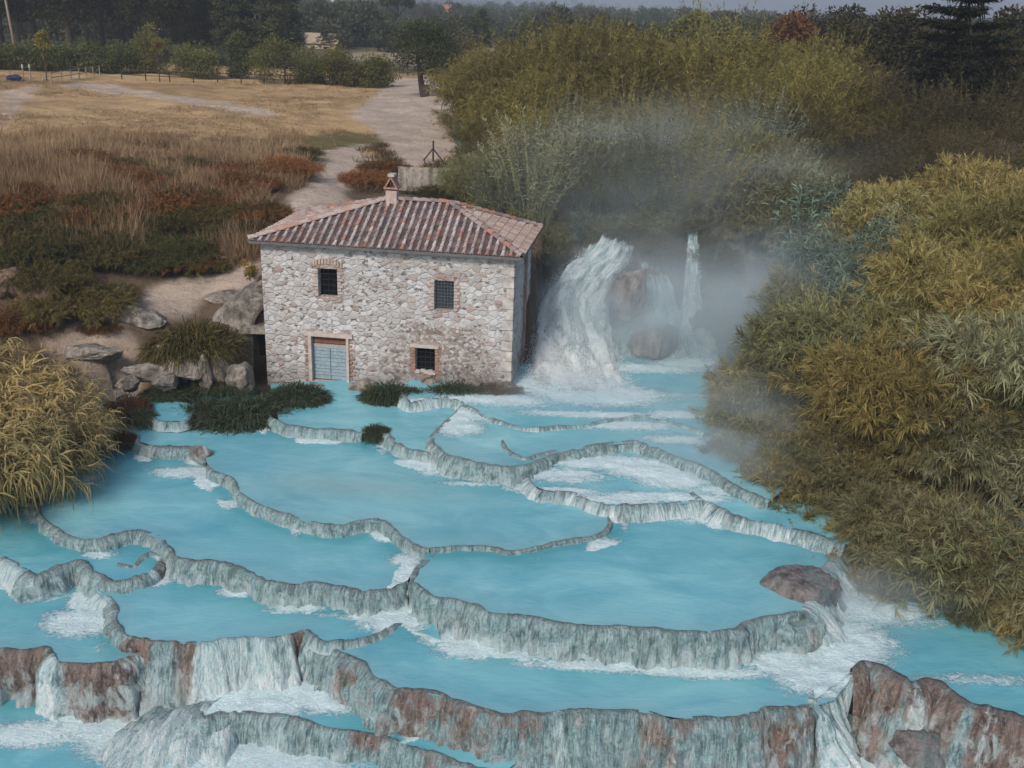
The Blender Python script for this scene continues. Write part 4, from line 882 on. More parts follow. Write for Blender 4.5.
# ---------------------------------------------------------------- vegetation builders (numpy leaf meshes)
def unit(v): return v/(np.linalg.norm(v, axis=-1, keepdims=True)+1e-9)
def leaves(B, Dr, L, Wd, droop, rnd, segs=2):
    """flat tapering blades; B base, Dr direction, L length, Wd width, droop fraction"""
    n = len(B); L = np.broadcast_to(L, (n,)); Wd = np.broadcast_to(Wd, (n,)); droop = np.broadcast_to(droop, (n,))
    Dr = unit(Dr); S = unit(np.cross(Dr, unit(rng.normal(size=(n, 3))*.5+[0, 0, 1.])))
    out = []; dn = np.array([0, 0, -1.])
    for k in range(segs):
        t = k/segs; w_ = (.55, 1., .7)[k] if segs > 1 else 1.
        c = B+Dr*(L*t)[:, None]+dn*(droop*L*t*t)[:, None]; out += [c-S*(Wd*w_/2)[:, None], c+S*(Wd*w_/2)[:, None]]
    out.append(B+Dr*(L*(1-.25*droop))[:, None]+dn*(droop*L)[:, None])
    V = np.stack(out, 1).reshape(-1, 3); m_ = 2*segs+1; b = np.arange(n)*m_
    Fq = np.concatenate([np.stack([b+2*k, b+2*k+1, b+2*k+3, b+2*k+2], 1) for k in range(segs-1)]) if segs > 1 else None
    Ft = np.stack([b+2*segs-2, b+2*segs-1, b+2*segs], 1)
    return V, Fq, Ft, np.repeat(np.broadcast_to(rnd, (n,)), m_)
def merge(parts):
    V, Q, T, A, b = [], [], [], [], 0
    for v, q, t, a in parts:
        V.append(v); A.append(a)
        if q is not None and len(q): Q.append(q+b)
        if t is not None and len(t): T.append(t+b)
        b += len(v)
    return np.vstack(V), np.vstack(Q) if Q else None, np.vstack(T) if T else None, np.concatenate(A)
def tubes(P0, P1, r0, r1, rnd, bend=0.):
    """straight 3-sided tapering rods"""
    n = len(P0); d = unit(P1-P0); a = unit(np.cross(d, [.3, .5, .8])); b = np.cross(d, a); out = []
    for p, r in ((P0, r0), (P1, r1)):
        for k in range(3):
            q = 2*math.pi*k/3; out.append(p+(a*math.cos(q)+b*math.sin(q))*np.broadcast_to(r, (n,))[:, None])
    V = np.stack(out, 1).reshape(-1, 3); i = np.arange(n)*6
    Q = np.concatenate([np.stack([i+k, i+(k+1) % 3, i+3+(k+1) % 3, i+3+k], 1) for k in range(3)])
    return V, Q, None, np.repeat(np.broadcast_to(rnd, (n,)), 6)
def shoots(n, R, Hh, spread, sag):
    """curved shoots from a clump base; returns function point(t), tangent(t)"""
    az = rng.uniform(0, 2*np.pi, n); rr = np.sqrt(rng.uniform(0, 1, n)); b = np.stack([np.cos(az)*rr*R*.45, np.sin(az)*rr*R*.45, 0*az], 1)
    out = np.stack([np.cos(az), np.sin(az), 0*az], 1)*(rr*spread+rng.uniform(0, .2, n))[:, None]*R+rng.normal(0, .12*R, (n, 3))*[1, 1, 0]
    hh = Hh*(1-.35*rr**2)*rng.uniform(.6, 1.05, n)
    def pt(i, t):
        t = np.asarray(t); return b[i]+out[i]*(t**1.6)[:, None]+np.stack([0*t, 0*t, hh[i]*(t-sag*t**3)], 1)
    return n, pt, out, hh
def clump_feather(R=1.3, Hh=2.6, n=110, br=14, lf=11, sag=.22, ll=1.):
    """plumed bush: shoots with brush-like tufts of narrow leaves"""
    n, pt, out, hh = shoots(n, R, Hh, .75, sag); parts = []
    i = np.repeat(np.arange(n), br); t = np.clip(rng.beta(3.5, 1.3, len(i)), .12, 1.)
    B = pt(i, t); tn = unit(pt(i, np.minimum(t+.04, 1.08))-B); d = unit(tn*.9+rng.normal(0, .55, B.shape)+[0, 0, .1]); bl = rng.uniform(.12, .34, len(i))
    j = np.repeat(np.arange(len(i)), lf); u = rng.uniform(0, 1, len(j)); LB = B[j]+d[j]*(bl[j]*u)[:, None]
    ld = unit(d[j]*1.3+rng.normal(0, .42, LB.shape)); base = rng.uniform(0, 1, len(i))*.6
    parts.append(leaves(LB, ld, ll*rng.uniform(.10, .34, len(j)), ll*rng.uniform(.012, .022, len(j)), rng.uniform(.05, .5, len(j)), np.clip(base[j]+.45*t[i*0+np.arange(len(i))][j]*rng.uniform(.3, 1.1, len(j)), 0, 1), 2))
    ii = np.arange(n)
    for a, b in ((0, .35), (.35, .7), (.7, 1.)): parts.append(tubes(pt(ii, np.full(n, a)), pt(ii, np.full(n, b)), .012*(1.1-a), .012*(1.1-b), .35))
    return merge(parts)
def clump_reed(R=1.1, Hh=3.2, n=60, lf=26, L=.62, Wd=.045, droop=.55, sag=.12, spread=.6):
    n, pt, out, hh = shoots(n, R, Hh, spread, sag); ii = np.arange(n); parts = []
    i = np.repeat(ii, lf); t = np.tile(np.linspace(.25, 1.0, lf), n)+rng.uniform(-.02, .02, len(i)); t = np.clip(t, .1, 1)
    B = pt(i, t); tn = unit(pt(i, t+.03)-B); az = rng.uniform(0, 2*np.pi, len(i)); rad = np.stack([np.cos(az), np.sin(az), 0*az], 1)
    up = np.where(t > .9, 1.4, .65)[:, None]
    parts.append(leaves(B, unit(rad+tn*up), L*rng.uniform(.6, 1.15, len(i))*(1.15-.45*t), Wd*rng.uniform(.7, 1.1, len(i)), droop*rng.uniform(.5, 1.3, len(i)), np.clip(rng.uniform(0, .7, len(i))+.3*t, 0, 1), 3))
    for a, b in ((0, .35), (.35, .7), (.7, 1.)): parts.append(tubes(pt(ii, np.full(n, a)), pt(ii, np.full(n, b)), .016*(1.1-a), .016*(1.1-b), .9))
    return merge(parts)
def clump_sedge(R=1., Hh=.7, n=1500):
    az = rng.uniform(0, 2*np.pi, n); rr = np.sqrt(rng.uniform(0, 1, n)); B = np.stack([np.cos(az)*rr*R*.8, np.sin(az)*rr*R*.8, .45*Hh*(1-rr**2)*rng.uniform(0, 1, n)], 1)
    d = np.stack([np.cos(az)*rr, np.sin(az)*rr, .8+0*az], 1)+rng.normal(0, .35, (n, 3))
    return leaves(B, d, Hh*rng.uniform(.6, 1.15, n), rng.uniform(.012, .028, n), rng.uniform(.4, 1.1, n), rng.uniform(0, 1, n)**1.5, 3)
def clump_grass(R=.5, Hh=.8, n=90, Wd=.02):
    az = rng.uniform(0, 2*np.pi, n); rr = np.sqrt(rng.uniform(0, 1, n)); B = np.stack([np.cos(az)*rr*R, np.sin(az)*rr*R, 0*az-.05], 1)
    d = rng.normal(0, .38, (n, 3))+[0, 0, 1.]
    return leaves(B, d, Hh*rng.uniform(.5, 1.2, n), Wd*rng.uniform(.7, 1.4, n), rng.uniform(0, .4, n), rng.uniform(0, 1, n), 2)
def crown(R, Hh, z0, K=26, per=170, lf=.3, wd=.13, shape=1., flat=0., up=.2):
    """leafy crown: many lobes filled with small leaf faces, gaps between"""
    az = rng.uniform(0, 2*np.pi, K); ph = rng.uniform((-1. if Hh/max(R, .1) < 2.6 else -.9) if not flat else .05, 1, K); q = rng.uniform(.35, 1., K)**.5
    c = np.stack([np.cos(az)*np.sqrt(1-ph**2)*R*q*.8, np.sin(az)*np.sqrt(1-ph**2)*R*q*.8, z0+Hh*.5+ph*Hh*.42*q], 1)
    c[:, :2] *= (1-shape*.5*np.clip((c[:, 2]-z0-Hh*.4)/(Hh*.6), 0, 1))[:, None]
    lr = rng.uniform(.24, .42, K)*min(R, Hh*.7); i = np.repeat(np.arange(K), per)
    o = unit(rng.normal(size=(len(i), 3)))*(rng.uniform(0, 1, len(i))**.4)[:, None]; B = c[i]+o*lr[i][:, None]*[1.15, 1.15, .8]
    return c, leaves(B, o+rng.normal(0, .5, B.shape)+[0, 0, up], lf*rng.uniform(.5, 1.2, len(i)), wd*rng.uniform(.6, 1.2, len(i)), .15, np.clip(.35*rng.uniform(0, 1, len(i))+.35+.35*o[:, 2]+rng.uniform(-.2, .2, K)[i], 0, 1), 2)
def trunkmesh(c, z0, top, r, lean=(0, 0), nl=7, bare=.5):
    base = np.array([0, 0, -.3]); tp = np.array([lean[0], lean[1], top]); parts = []; k = 5
    pts = [base+(tp-base)*t+np.array([fbm(t*2, r*9)*.25*r*4, fbm(t*2, r*7+3)*.25*r*4, 0])*math.sin(math.pi*t) for t in np.linspace(0, 1, k)]
    mb = MB(); mb.tube(pts, [r*(1.25-.85*t) for t in np.linspace(0, 1, k)], 8)
    for j in rng.choice(len(c), min(nl, len(c)), replace=False):
        t = rng.uniform(bare, .9); p = base+(tp-base)*t; e = c[j]; m_ = (p+e)/2+np.array([0, 0, -.1*r*5])
        mb.tube([p, m_, e], [r*.45, r*.28, r*.1], 5)
    return mb
def fmesh(name, parts): return npmesh(name, parts[0], parts[1], parts[2], dict(rnd=parts[3]), False)
def plant(name, me, mat, loc, label, cat, group=None, sc=1., rz=None, tintc=(1, 1, 1), tilt=(0, 0), sz=None):
    me2 = me
    if not len(me2.materials): me2.materials.append(mat)
    o = bpy.data.objects.new(name, me2); COL.objects.link(o); o.location = loc
    o.rotation_euler = (tilt[0], tilt[1], random.uniform(0, 6.28) if rz is None else rz)
    o.scale = (sc, sc, sc if sz is None else sz); o.color = (*tintc, 1)
    if mat is not me2.materials[0]:
        o.material_slots[0].link = 'OBJECT'; o.material_slots[0].material = mat
    return tag(o, label, cat, group)
TONES = {'gold': ('golden tan', 'dark brown'), 'olive': ('bright yellow olive', 'deep olive')}
def tone(c, a, b, lo=.93, hi=1.07):
    m_ = sum(c)/3; return a if m_ > hi else b if m_ < lo else None
def gz(x, y): return hz(x, y, True)
FE2 = [fmesh('thicket_shrub', clump_feather(2.0, 4.2, 170, 15, 9, sg)) for sg in (.2, .3)]
FE = [fmesh('feathery_bush', clump_feather(1.3, 2.6, 120, 15, 11, sg)) for sg in (.2, .35, .28, .15)]
RE = [fmesh('reed_clump', clump_reed(1.1, 3.0, 48, 24, .8, .05, .7)) for _ in range(3)]
RS = [fmesh('straw_reed', clump_reed(1.3, 3.0, 56, 24, 1.0, .045, .85, .2, .9)) for _ in range(2)]
BR = [fmesh('thicket_shrub', clump_reed(1.5, 4.2, 120, 46, .33, .028, .35, .05, .75)) for _ in range(3)]
SE = [fmesh('sedge_tussock', clump_sedge(1., .75, 2600)) for _ in range(2)]
def tv(a=.15): 
    k = random.uniform(1-a, 1+a); return (k*random.uniform(.93, 1.07), k, k*random.uniform(.9, 1.08))

# right bank: overhanging plumed bushes and blue-green giant reeds
def right_edge_x(y):   # world x of the water's edge on the right bank
    e = sorted(EDGE_R, key=lambda p: p[1]); return float(np.interp(y, [p[1] for p in e], [p[0] for p in e]))
cnt = 0
y_ = 22.5
while y_ < 49:
    xe = right_edge_x(y_)+.55; x_ = xe; row = 0
    while x_ < .50*y_+4.5:
        px_ = x_+random.uniform(-.3, .3); py_ = y_+random.uniform(-.35, .35); inland = px_-xe
        z = gz(px_, py_); bluish = vnoise(px_*.35, py_*.35, 5); rel_ = np.array([px_, py_, z+2.])-CAMP; sx_ = 512+FOC*(rel_@_r)/(rel_@_f); sy_ = 384-FOC*(rel_@_u)/(rel_@_f)
        if 770 < sx_ < 895 and 245 < sy_ < 400: bluish += .25
        if sx_ > 870 and sy_ < 350: bluish -= .5
        if 870 < sx_ < 960 and 440 < sy_ < 560: bluish += .2
        up = min(1.05, .62+inland*.16)
        if inland < 1.6: lab, grp = 'golden brown plumed bush leaning over the water along the right bank', 'plumed bushes overhanging the water on the right bank'
        elif py_ < 33: lab, grp = 'golden brown plumed bush on the near slope of the right bank', 'plumed bushes on the near slope of the right bank'
        else: lab, grp = 'misty grey brown plumed bush on the far slope of the right bank', 'plumed bushes on the far slope of the right bank'
        if bluish > .12 and inland > .6:
            bl_ = random.random() < .55 or 770 < sx_ < 895 and sy_ < 400
            plant('giant_reed', random.choice(RE), M['fol_reed'] if bl_ else M['fol_sage'], (px_, py_, z-.2), ('blue green' if bl_ else 'dull sage')+' giant reed clump with arching leaves among the plumed bushes', 'reed', ('blue green' if bl_ else 'dull sage')+' reeds on the right bank', random.uniform(.95, 1.3)*up, tintc=tv(.2), tilt=(random.uniform(-.1, .2), random.uniform(-.25, 0)))
        else:
            grey = (vnoise(px_*.25+3, py_*.25, 8) > .08 or sx_ < 800) and not (sx_ > 860 and sy_ < 350); c0 = tuple(v_*(1.25 if sx_ > 860 and sy_ < 360 else 1.) for v_ in tv(.34))
            tn_ = tone(c0, 'bright', 'dark') or 'mid toned'; ht_ = 'grey tan' if grey else 'golden brown'
            where = 'leaning over the water along the right bank' if inland < 1.6 else 'on the near slope of the right bank' if py_ < 33 else 'on the upper misty slope of the right bank' if inland < 7 else 'high on the right bank under the dark wood'
            lab = '%s %s plumed bush %s' % (tn_, ht_, where)
            plant('plumed_bush', random.choice(FE), M['fol_gold'], (px_, py_, z-.2), lab, 'bush', lab.replace('bush', 'bushes'), random.uniform(.95, 1.5)*up*(1+.3*vnoise(px_*.5, py_*.5, 19)), tintc=tuple(a*b for a, b in zip(c0, (.80, .90, .95) if grey else (1.0, .97, .74))), tilt=(random.uniform(-.15, .2), random.uniform(-.3, -.05) if inland < 2 else random.uniform(-.12, .12)))
        x_ += 1.1+.03*row*row; row += 1
    y_ += 1.2
for (px, py, z, sc) in [(755,468,-.1,1.0),(744,438,.1,1.0),(738,405,.3,.9),(745,380,.4,.9),(788,494,-.2,1.),(826,520,-.3,1.1),(846,540,-.5,1.),(868,556,-.8,1.),(903,572,-1.,1.1),(935,588,-1.2,1.1),(975,604,-1.4,1.2),(1012,616,-1.4,1.2),(1048,628,-1.4,1.3)]:
    p = PZ(px, py, z)+np.array([.5, .4, 0]); plant('plumed_bush', random.choice(FE), M['fol_gold'], tuple(p-np.array([0, 0, .1])), 'plumed bush drooping over the water '+('beside the foaming basin' if px < 780 else 'near the wet rock island' if px < 880 else 'along the bottom right channel'), 'bush', 'bushes drooping over the water '+('by the basin' if px < 780 else 'by the rock island' if px < 880 else 'by the channel'), sc, tintc=tuple(a*b for a, b in zip(tv(.25), (.85, .88, .9))), tilt=(.25, -.35))
# thicket behind the falls and the house
def thick_h(x, y): return 1.
tops = []
y_ = 50.0
while y_ < 92:
    x0 = -3.2+max(0, (y_-56))*.0 if y_ > 60 else -1.5+.0*y_
    if y_ > 60: x0 = -1.0-(y_-60)*.1
    x_ = x0
    while x_ < .5*y_+3:
        px_ = x_+random.uniform(-.7, .7); py_ = y_+random.uniform(-.7, .7); z = gz(px_, py_)
        rightdark = px_ > .30*py_-.5
        hgt = (4.3+ (py_-50)*.10)*random.uniform(.72, 1.24)
        hgt *= 1+.16*vnoise(px_*.12, py_*.1, 3)+.2*vnoise(px_*.4, py_*.4, 13)
        if px_ < x0+1.5: hgt *= .75
        c0 = tv(.4); tn_ = tone(c0, 'bright', 'dark') or 'mid toned'
        if not rightdark:
            front = py_+3*vnoise(px_*.3, py_*.3, 4) < 57
            if front: lab, mt_, col = tn_+' sage grey bushy reed above the cliff and waterfalls', M['fol_sage'] if random.random() < .75 else M['fol_olive'], (.95, .95, .9)
            else:
                dz = 'lower part' if py_ < 65 else 'middle' if py_ < 77 else 'crest'
                lab, mt_, col = tn_+' olive yellow shrub in the %s of the thicket behind the house' % dz, M['fol_olive'], (1.02, .97, .80)
            me_ = random.choice(BR+FE2); sc = hgt/4.2
            plant('thicket_shrub', me_, mt_, (px_, py_, z-.2), lab, 'shrub', lab.replace('shrub', 'shrubs').replace('reed', 'reeds'), sc*1.0, tintc=tuple(a*b for a, b in zip(c0, col)))
        elif py_ < 80:
            lab = tn_+' brown green scrub %s below the tall conifer on the right' % ('close' if py_ > 66 else 'far')
            plant('dark_scrub', random.choice(BR), M['fol_brown'], (px_, py_, z-.2), lab, 'shrub', lab.replace('scrub', 'scrub bushes'), hgt/4.2*.85, tintc=tuple(a*b for a, b in zip(c0, (.7, .85, .75))))
        x_ += 1.9+.02*(y_-50)
    y_ += 2.0+.02*(y_-50)
# drooping front fringe above the cliff
for i in range(20):
    px = 480+i*16; yy = 49.2+random.uniform(-.4, .6); p = PY(px, 236-random.uniform(5, 35), yy)
    if 604 < px < 640 or 684 < px < 702: continue
    plant('hanging_reed', random.choice(RE), M['fol_reed'] if random.random() < .35 else M['fol_olive'], (p[0], yy, 3.6+random.uniform(-.4, .6)), 'drooping grey green reed hanging over the cliff edge above the falls', 'reed', 'reeds hanging over the cliff edge', random.uniform(.55, .85), tintc=tuple(a*b for a, b in zip(tv(.2), (.9, 1, 1.05))), tilt=(random.uniform(.25, .6), random.uniform(-.2, .2)))
for (px, py, yy, sc) in [(606,228,49.3,.5),(640,232,49.2,.5),(672,228,48.8,.5),(710,228,48.,.5),(690,217,47.7,.42),(698,214,47.8,.4),(620,226,48.2,.45),(632,224,48.2,.45),(548,250,47.5,.8),(560,285,46.6,.6),(660,240,47.5,.7),(715,260,46.8,.8),(730,300,46,.8),(745,330,45,.7),(650,262,47.1,.45),(712,310,45.6,.5)]:
    p = PY(px, py, yy); plant('hanging_reed', random.choice(FE), M['fol_gold'], tuple(p-np.array([0, 0, 1.0])), 'brown plumed bush clinging to the misty cliff face', 'bush', 'bushes clinging to the cliff face', sc, tintc=(.5, .55, .55), tilt=(.3, 0))

# straw coloured giant reeds at the left edge
for (px, py, sc) in [(-30,505,1.35),(5,500,1.3),(35,488,1.15),(60,470,1.05),(-60,470,1.5),(-10,455,1.5),(30,450,1.3),(62,445,1.05),(-45,430,1.6),(12,425,1.3),(45,425,1.1),(80,455,.75)]:
    p = PZ(px, py, -.5); plant('straw_reed', random.choice(RS), M['fol_straw'], (p[0], p[1], -.6), 'straw yellow giant reed clump with long arching leaves at the left edge', 'reed', 'straw yellow reeds at the left edge', sc, tintc=tv(.18), tilt=(.05, random.uniform(-.05, .25)))
# sedge tussocks standing in the water
SEDGE = [(242,424,2.0,1.2,.95,-.35,'big dark green sedge tussock standing in the water left of the door'),(206,420,1.2,1.,.8,-.35,'left shoulder of dark sedges beside the big tussock'),(296,402,1.25,1.,.7,-.02,'rounded dark green sedge tussock left of the blue door'),(388,401,1.1,.8,.75,.0,'bright topped sedge clump between the door and the low window'),(413,400,.8,.5,.5,.0,'small low sedge below the barred low window'),(455,397,1.3,.7,.6,.1,'dark low sedge mat right of the low window'),(499,396,1.2,.7,.5,.15,'brownish sedge mat at the right end of the house'),(376,435,.55,.45,.42,-.1,'small round grass tuft sitting on the end of the low dam'),(165,398,1.0,.7,.5,.0,'small dark sedge behind the turquoise patch'),(125,412,.9,.8,.6,.0,'reddish brown sedge near the straw reeds'),(140,420,.7,.5,.45,-.1,'small tangled sedge over the rim on the left'),(122,440,.45,.4,.35,-.3,'reddish weed tuft below the rim on the left'),(222,388,1.2,.6,.5,.2,'thin sedge band below the pale rock ledge'),(345,395,.0,.0,.0,0,'')]
for i, (px, py, sx, sy, sh, z, lab) in enumerate(SEDGE):
    if sx == 0: continue
    p = PZ(px, py, z); br = 'redd' in lab or 'brown' in lab
    o = plant('sedge_tussock', SE[i % 2], M['fol_brown'] if br else M['fol_sedge'], (p[0], p[1]+sy*.3, z-.05), lab, 'sedge', None, 1., tintc=(1, .8, .6) if br else (1, 1, 1)); o.scale = (sx, sy, sh*1.9); o.rotation_euler = (0, 0, random.uniform(-.3, .3))
plant('sapling', fmesh('leafy_sapling', crown(.5, 1.5, .4, 10, 90, .12, .05)[1]), M['fol_olive'], tuple(ground_hit(250, 290)), 'small ochre leafy sapling at the left corner of the house', 'sapling', sc=.9, tintc=(1.5, 1.2, .6))

# bushes on the left bank
BU = [fmesh('scrub_bush', crown(1.0, 1.5, -.2, 26, 260, .16, .06, .4)[1]) for _ in range(3)]
SB = [fmesh('scrub_bush', clump_feather(1.7, 1.9, 190, 13, 9, sg)) for sg in (.3, .4)]
bank = [(195,345,1.9,1.5,'dark','dark drooping shrub above the pale rocks left of the house'),(75,315,2.2,1.7,'dark','dark green mound of scrub at the foot of the left bank'),(45,290,1.8,1.6,'dark','dark scrub in the shaded corner of the left bank'),(105,300,1.3,1.,'dark','small dark bush beside the sandy path head'),(20,330,1.4,1.2,'brown','brown thorny bush above the straw reeds'),(100,330,.8,.6,'brown','little brown bush on the sandy slope'),(420,188,1.2,.8,'brown','brown green bush on the stone wall behind the chimney'),(365,185,1.4,1.3,'brown','grey flowered bush beside the path behind the roof'),(385,172,1.5,.9,'brown','rusty bush behind the chimney'),(455,200,2.,1.2,'dark','dark green bush behind the roof ridge'),(490,215,1.6,1.2,'dark','dark green bush at the far right corner of the roof'),(280,178,2.0,1.7,'brown','dark brown bush at the left edge of the footpath'),(300,158,1.3,1.0,'dark','olive bush on top of the bank by the path'),(265,232,1.3,1.1,'dark','low dark bush behind the left eave')]
for i in range(120):
    px = random.uniform(0, 262); py = (random.uniform(150, 270) if random.random() < .4 else random.uniform(195, 270)) if px < 215 else random.uniform(165, 235)
    bank.append((px, py, random.uniform(.9, 1.7), random.uniform(.7, 1.3), 'dark' if random.random() < sst(180, 240, py)*.75+.12 else 'brown', None))
for i, (px, py, sc, sh, kd, lab) in enumerate(bank):
    p = ground_hit(px, py); grp = None
    if lab is None:
        zn = ('on top of' if py < 190 else 'halfway down' if py < 232 else 'near the foot of')+' the left bank '+('by the left edge' if px < 90 else 'in its middle' if px < 185 else 'toward the house')
        lab = ('dark green' if kd == 'dark' else 'brown autumn')+' scrub bush '+zn; grp = lab.replace('bush', 'bushes')
    o = plant('scrub_bush', (SB if i else SE)[i % 2], (M['fol_olive'] if i % 3 == 1 and i > 14 else M['fol_sedge']) if kd == 'dark' else M['fol_brown'], (p[0], p[1], p[2]-.1), lab, 'bush', grp, sc*(.52 if i else 1), sz=sh*(.55 if i else 1.3), tintc=tuple(a*b for a, b in zip(tv(.35), ((.55, .62, .6) if i % 3 == 1 and i > 14 else (1.7, 1.15, .75)) if kd == 'dark' else (1.8, 1.2, .85))))
# dry grass on bank and field: one uncountable mass
def scatter_grass(name, pts, Hh, mat, n=70, Wd=.02, R=.5, kind='stuff', cat='grass', label='', dens=1):
    T_ = [clump_grass(R, 1., n, Wd) for _ in range(4)]; V, Q, T, A, b = [], [], [], [], 0
    for i, p in enumerate(pts):
        v, q, t, a = T_[i % 4]; an = random.uniform(0, 6.28); c_, s_ = math.cos(an), math.sin(an); h = Hh(p) if callable(Hh) else Hh; h *= random.uniform(.6, 1.2)
        V.append(np.c_[v[:, 0]*c_-v[:, 1]*s_, v[:, 0]*s_+v[:, 1]*c_, v[:, 2]*h]+np.array(p)); Q.append(q+b); T.append(t+b); A.append(np.clip(a*.6+.4*(.5+fbm(p[0]*.2, p[1]*.2, 3)), 0, 1)); b += len(v)
    me = npmesh(name, np.vstack(V), np.vstack(Q), np.vstack(T), dict(rnd=np.concatenate(A)), False)
    return tag(link(name, me, mat), label, cat, None, kind)
pts = []
sandpolys = [gpoly(p) for p, _ in PATHS]
def onpath(p): return any(inpoly(np.array([p[0]]), np.array([p[1]]), g)[0] for g in sandpolys)
for i in range(4300):
    px, py = random.uniform(-20, 300), random.triangular(132, 275, 185)
    p = ground_hit(px, py)
    if onpath(p) or (px > 262 and py > 190): continue
    pts.append(p)
scatter_grass('dry_grass', pts, lambda p: .95*(1+.7*vnoise(p[0]*.5, p[1]*.5, 2)), M['fol_dry'], 60, .022, .55, label='tall dry orange brown grass covering the left bank', cat='grass')
pts = []
for i in range(1500):
    p = ground_hit(random.uniform(-20, 470), random.triangular(66, 150, 80))
    if onpath(p): continue
    if fbm(p[0]*.1, p[1]*.08, 7) > -.15: pts.append(p)
scatter_grass('field_grass', pts, .28, M['fol_dry'], 40, .035, .9, label='sparse dry tufts of grass on the field', cat='grass')
pts = [ground_hit(random.uniform(355, 470), random.uniform(145, 195)) for _ in range(170)]
scatter_grass('weeds', [p for p in pts if not onpath(p) or random.random() < .1], .7, M['fol_brown'], 60, .03, .5, label='tangled brown weeds on the bank behind the house', cat='weeds')

# ---------------------------------------------------------------- trees, fences and small things beyond
CROWNS = {}
def tree(px, pyb, Yd, h, R, mat, label, cat='tree', kind='round', group=None, tint_=(1, 1, 1), lf=.34, wd=.16, K=26, per=150, lean=(0, 0), key=None, tr=.2, zb=None, bare=.22, lighttrunk=False):
    p = PY(px, pyb, Yd); z = gz(p[0], p[1]) if zb is None else zb
    if key in CROWNS: cme, tme = CROWNS[key]
    else:
        if kind == 'round': c, q = crown(R, h*(1-bare), h*bare, K, per, lf, wd, .7)
        elif kind == 'bush': c, q = crown(R, h*1.12, -.16*h, K, per, lf, wd, .5)
        elif kind == 'pine': c, q = crown(R, h*.38, h*.62, K, per, lf, wd, .2, True)
        elif kind == 'cone': c, q = crown(R, h*1.0, .1, K, per, lf, wd, 1.6, up=.8)
        elif kind == 'layer':
            cs, ps = [], []
            for k in range(15):
                t = k/14.; rr = R*(1-t)**.8+.35; zz = h*(.2+.78*t); nb = int(7+6*(1-t))
                for b in range(nb):
                    a = random.uniform(0, 6.28); L_ = rr*random.uniform(.6, 1.1); n = int(170+260*(1-t)); u = rng.uniform(.2, 1, n)
                    B = np.stack([np.cos(a)*L_*u+rng.normal(0, .16, n), np.sin(a)*L_*u+rng.normal(0, .16, n), zz+.12*u*L_+rng.normal(0, .09, n)], 1)
                    d = np.stack([math.cos(a)+rng.normal(0, .7, n), math.sin(a)+rng.normal(0, .7, n), rng.normal(.1, .3, n)], 1)
                    ps.append(leaves(B, d, rng.uniform(.25, .55, n), .12, .2, rng.uniform(0, 1, n), 2)); cs.append((math.cos(a)*L_, math.sin(a)*L_, zz+.12*L_))
            c = np.array(cs); q = merge(ps)
        cme = fmesh('crown', q); mb = trunkmesh(c, 0, h*(.96 if kind == 'layer' else .75), tr, lean, 30 if kind == 'layer' else 8, .2 if kind == 'layer' else .45)
        tme = mb.build('trunk', None).data; bpy.data.objects.remove(bpy.data.objects[[o.name for o in bpy.data.objects if o.data is tme][0]])
        tme.materials.append(M['twig'] if lighttrunk else M['bark']); cme.materials.append(mat)
        if key: CROWNS[key] = (cme, tme)
    root = empty({'cat': cat}['cat'].replace(' ', '_'), (p[0], p[1], z-.1), label, cat, group, random.uniform(0, 6.28) if lean == (0, 0) else 0)
    a = bpy.data.objects.new('crown', cme); COL.objects.link(a); a.parent = root; a.color = (*[x*y for x, y in zip(tv(.12), tint_)], 1)
    b = bpy.data.objects.new('trunk', tme); COL.objects.link(b); b.parent = root
    return root
D = M['fol_dark']; O = M['fol_olive']
for i, (px, h, R) in enumerate([(-35,17,5),(5,18,5),(38,16,4.5),(72,18,5),(105,17,4.5),(132,15,4.),(158,16,4.5),(20,19,5),(90,19,5),(-70,18,5)]):
    tree(px, 62, 140+(i % 3)*9+(20 if i > 6 else 0), h, R, D, 'tall dark evergreen with a pale trunk in the row behind the hedge', 'tree', 'round', 'tall dark evergreens at the top left', (1.2, 1.1, 1.), lf=.5, wd=.26, K=44, per=170, key='darkbig%d' % (i % 3), tr=.35, bare=.14)
for i, (px, h) in enumerate([(182,14),(198,13.5),(214,13),(230,12.5),(246,12),(262,11.5),(276,10.5),(287,9.5),(205,15),(238,14),(268,12.5)]):
    tree(px, 66, 142+(i % 3)*6, h, 2.6, D, 'grey green cypress in the dense sloping row', 'cypress', 'cone', 'dense row of cypresses at the top left', (1.9, 2.0, 2.3), lf=.5, wd=.2, K=46, per=120, key='cyp%d' % (i % 2), tr=.2)
for px, py, Yd, h, R, t_, lb in [(150,76,124,5.6,2.7,(1.0,1.05,.8),'yellow green rounded tree standing between the hedge and the field'),(198,77,122,4.2,3.2,(.75,.85,.6),'low wide green bush left of the conical shrub'),(240,78,124,6.2,1.9,(.6,.75,.7),'dark upright conical shrub in front of the cypresses'),(285,79,120,5.4,4.6,(.7,.8,.55),'broad olive bush at the right end of the cypress row'),(337,79,120,4.2,3.,(.8,.85,.5),'round yellow topped bush left of the leaning tree'),(374,80,120,3.8,2.6,(.75,.8,.5),'small round bush beside the leaning dark tree'),(312,80,121,2.2,1.6,(.7,.75,.6),'lowest bush between the two round olive bushes')]:
    tree(px, py, Yd, h, R, O, lb, 'bush' if h < 5 else 'tree', 'bush', None, t_, lf=.3, wd=.13, K=34, per=170, tr=.12)
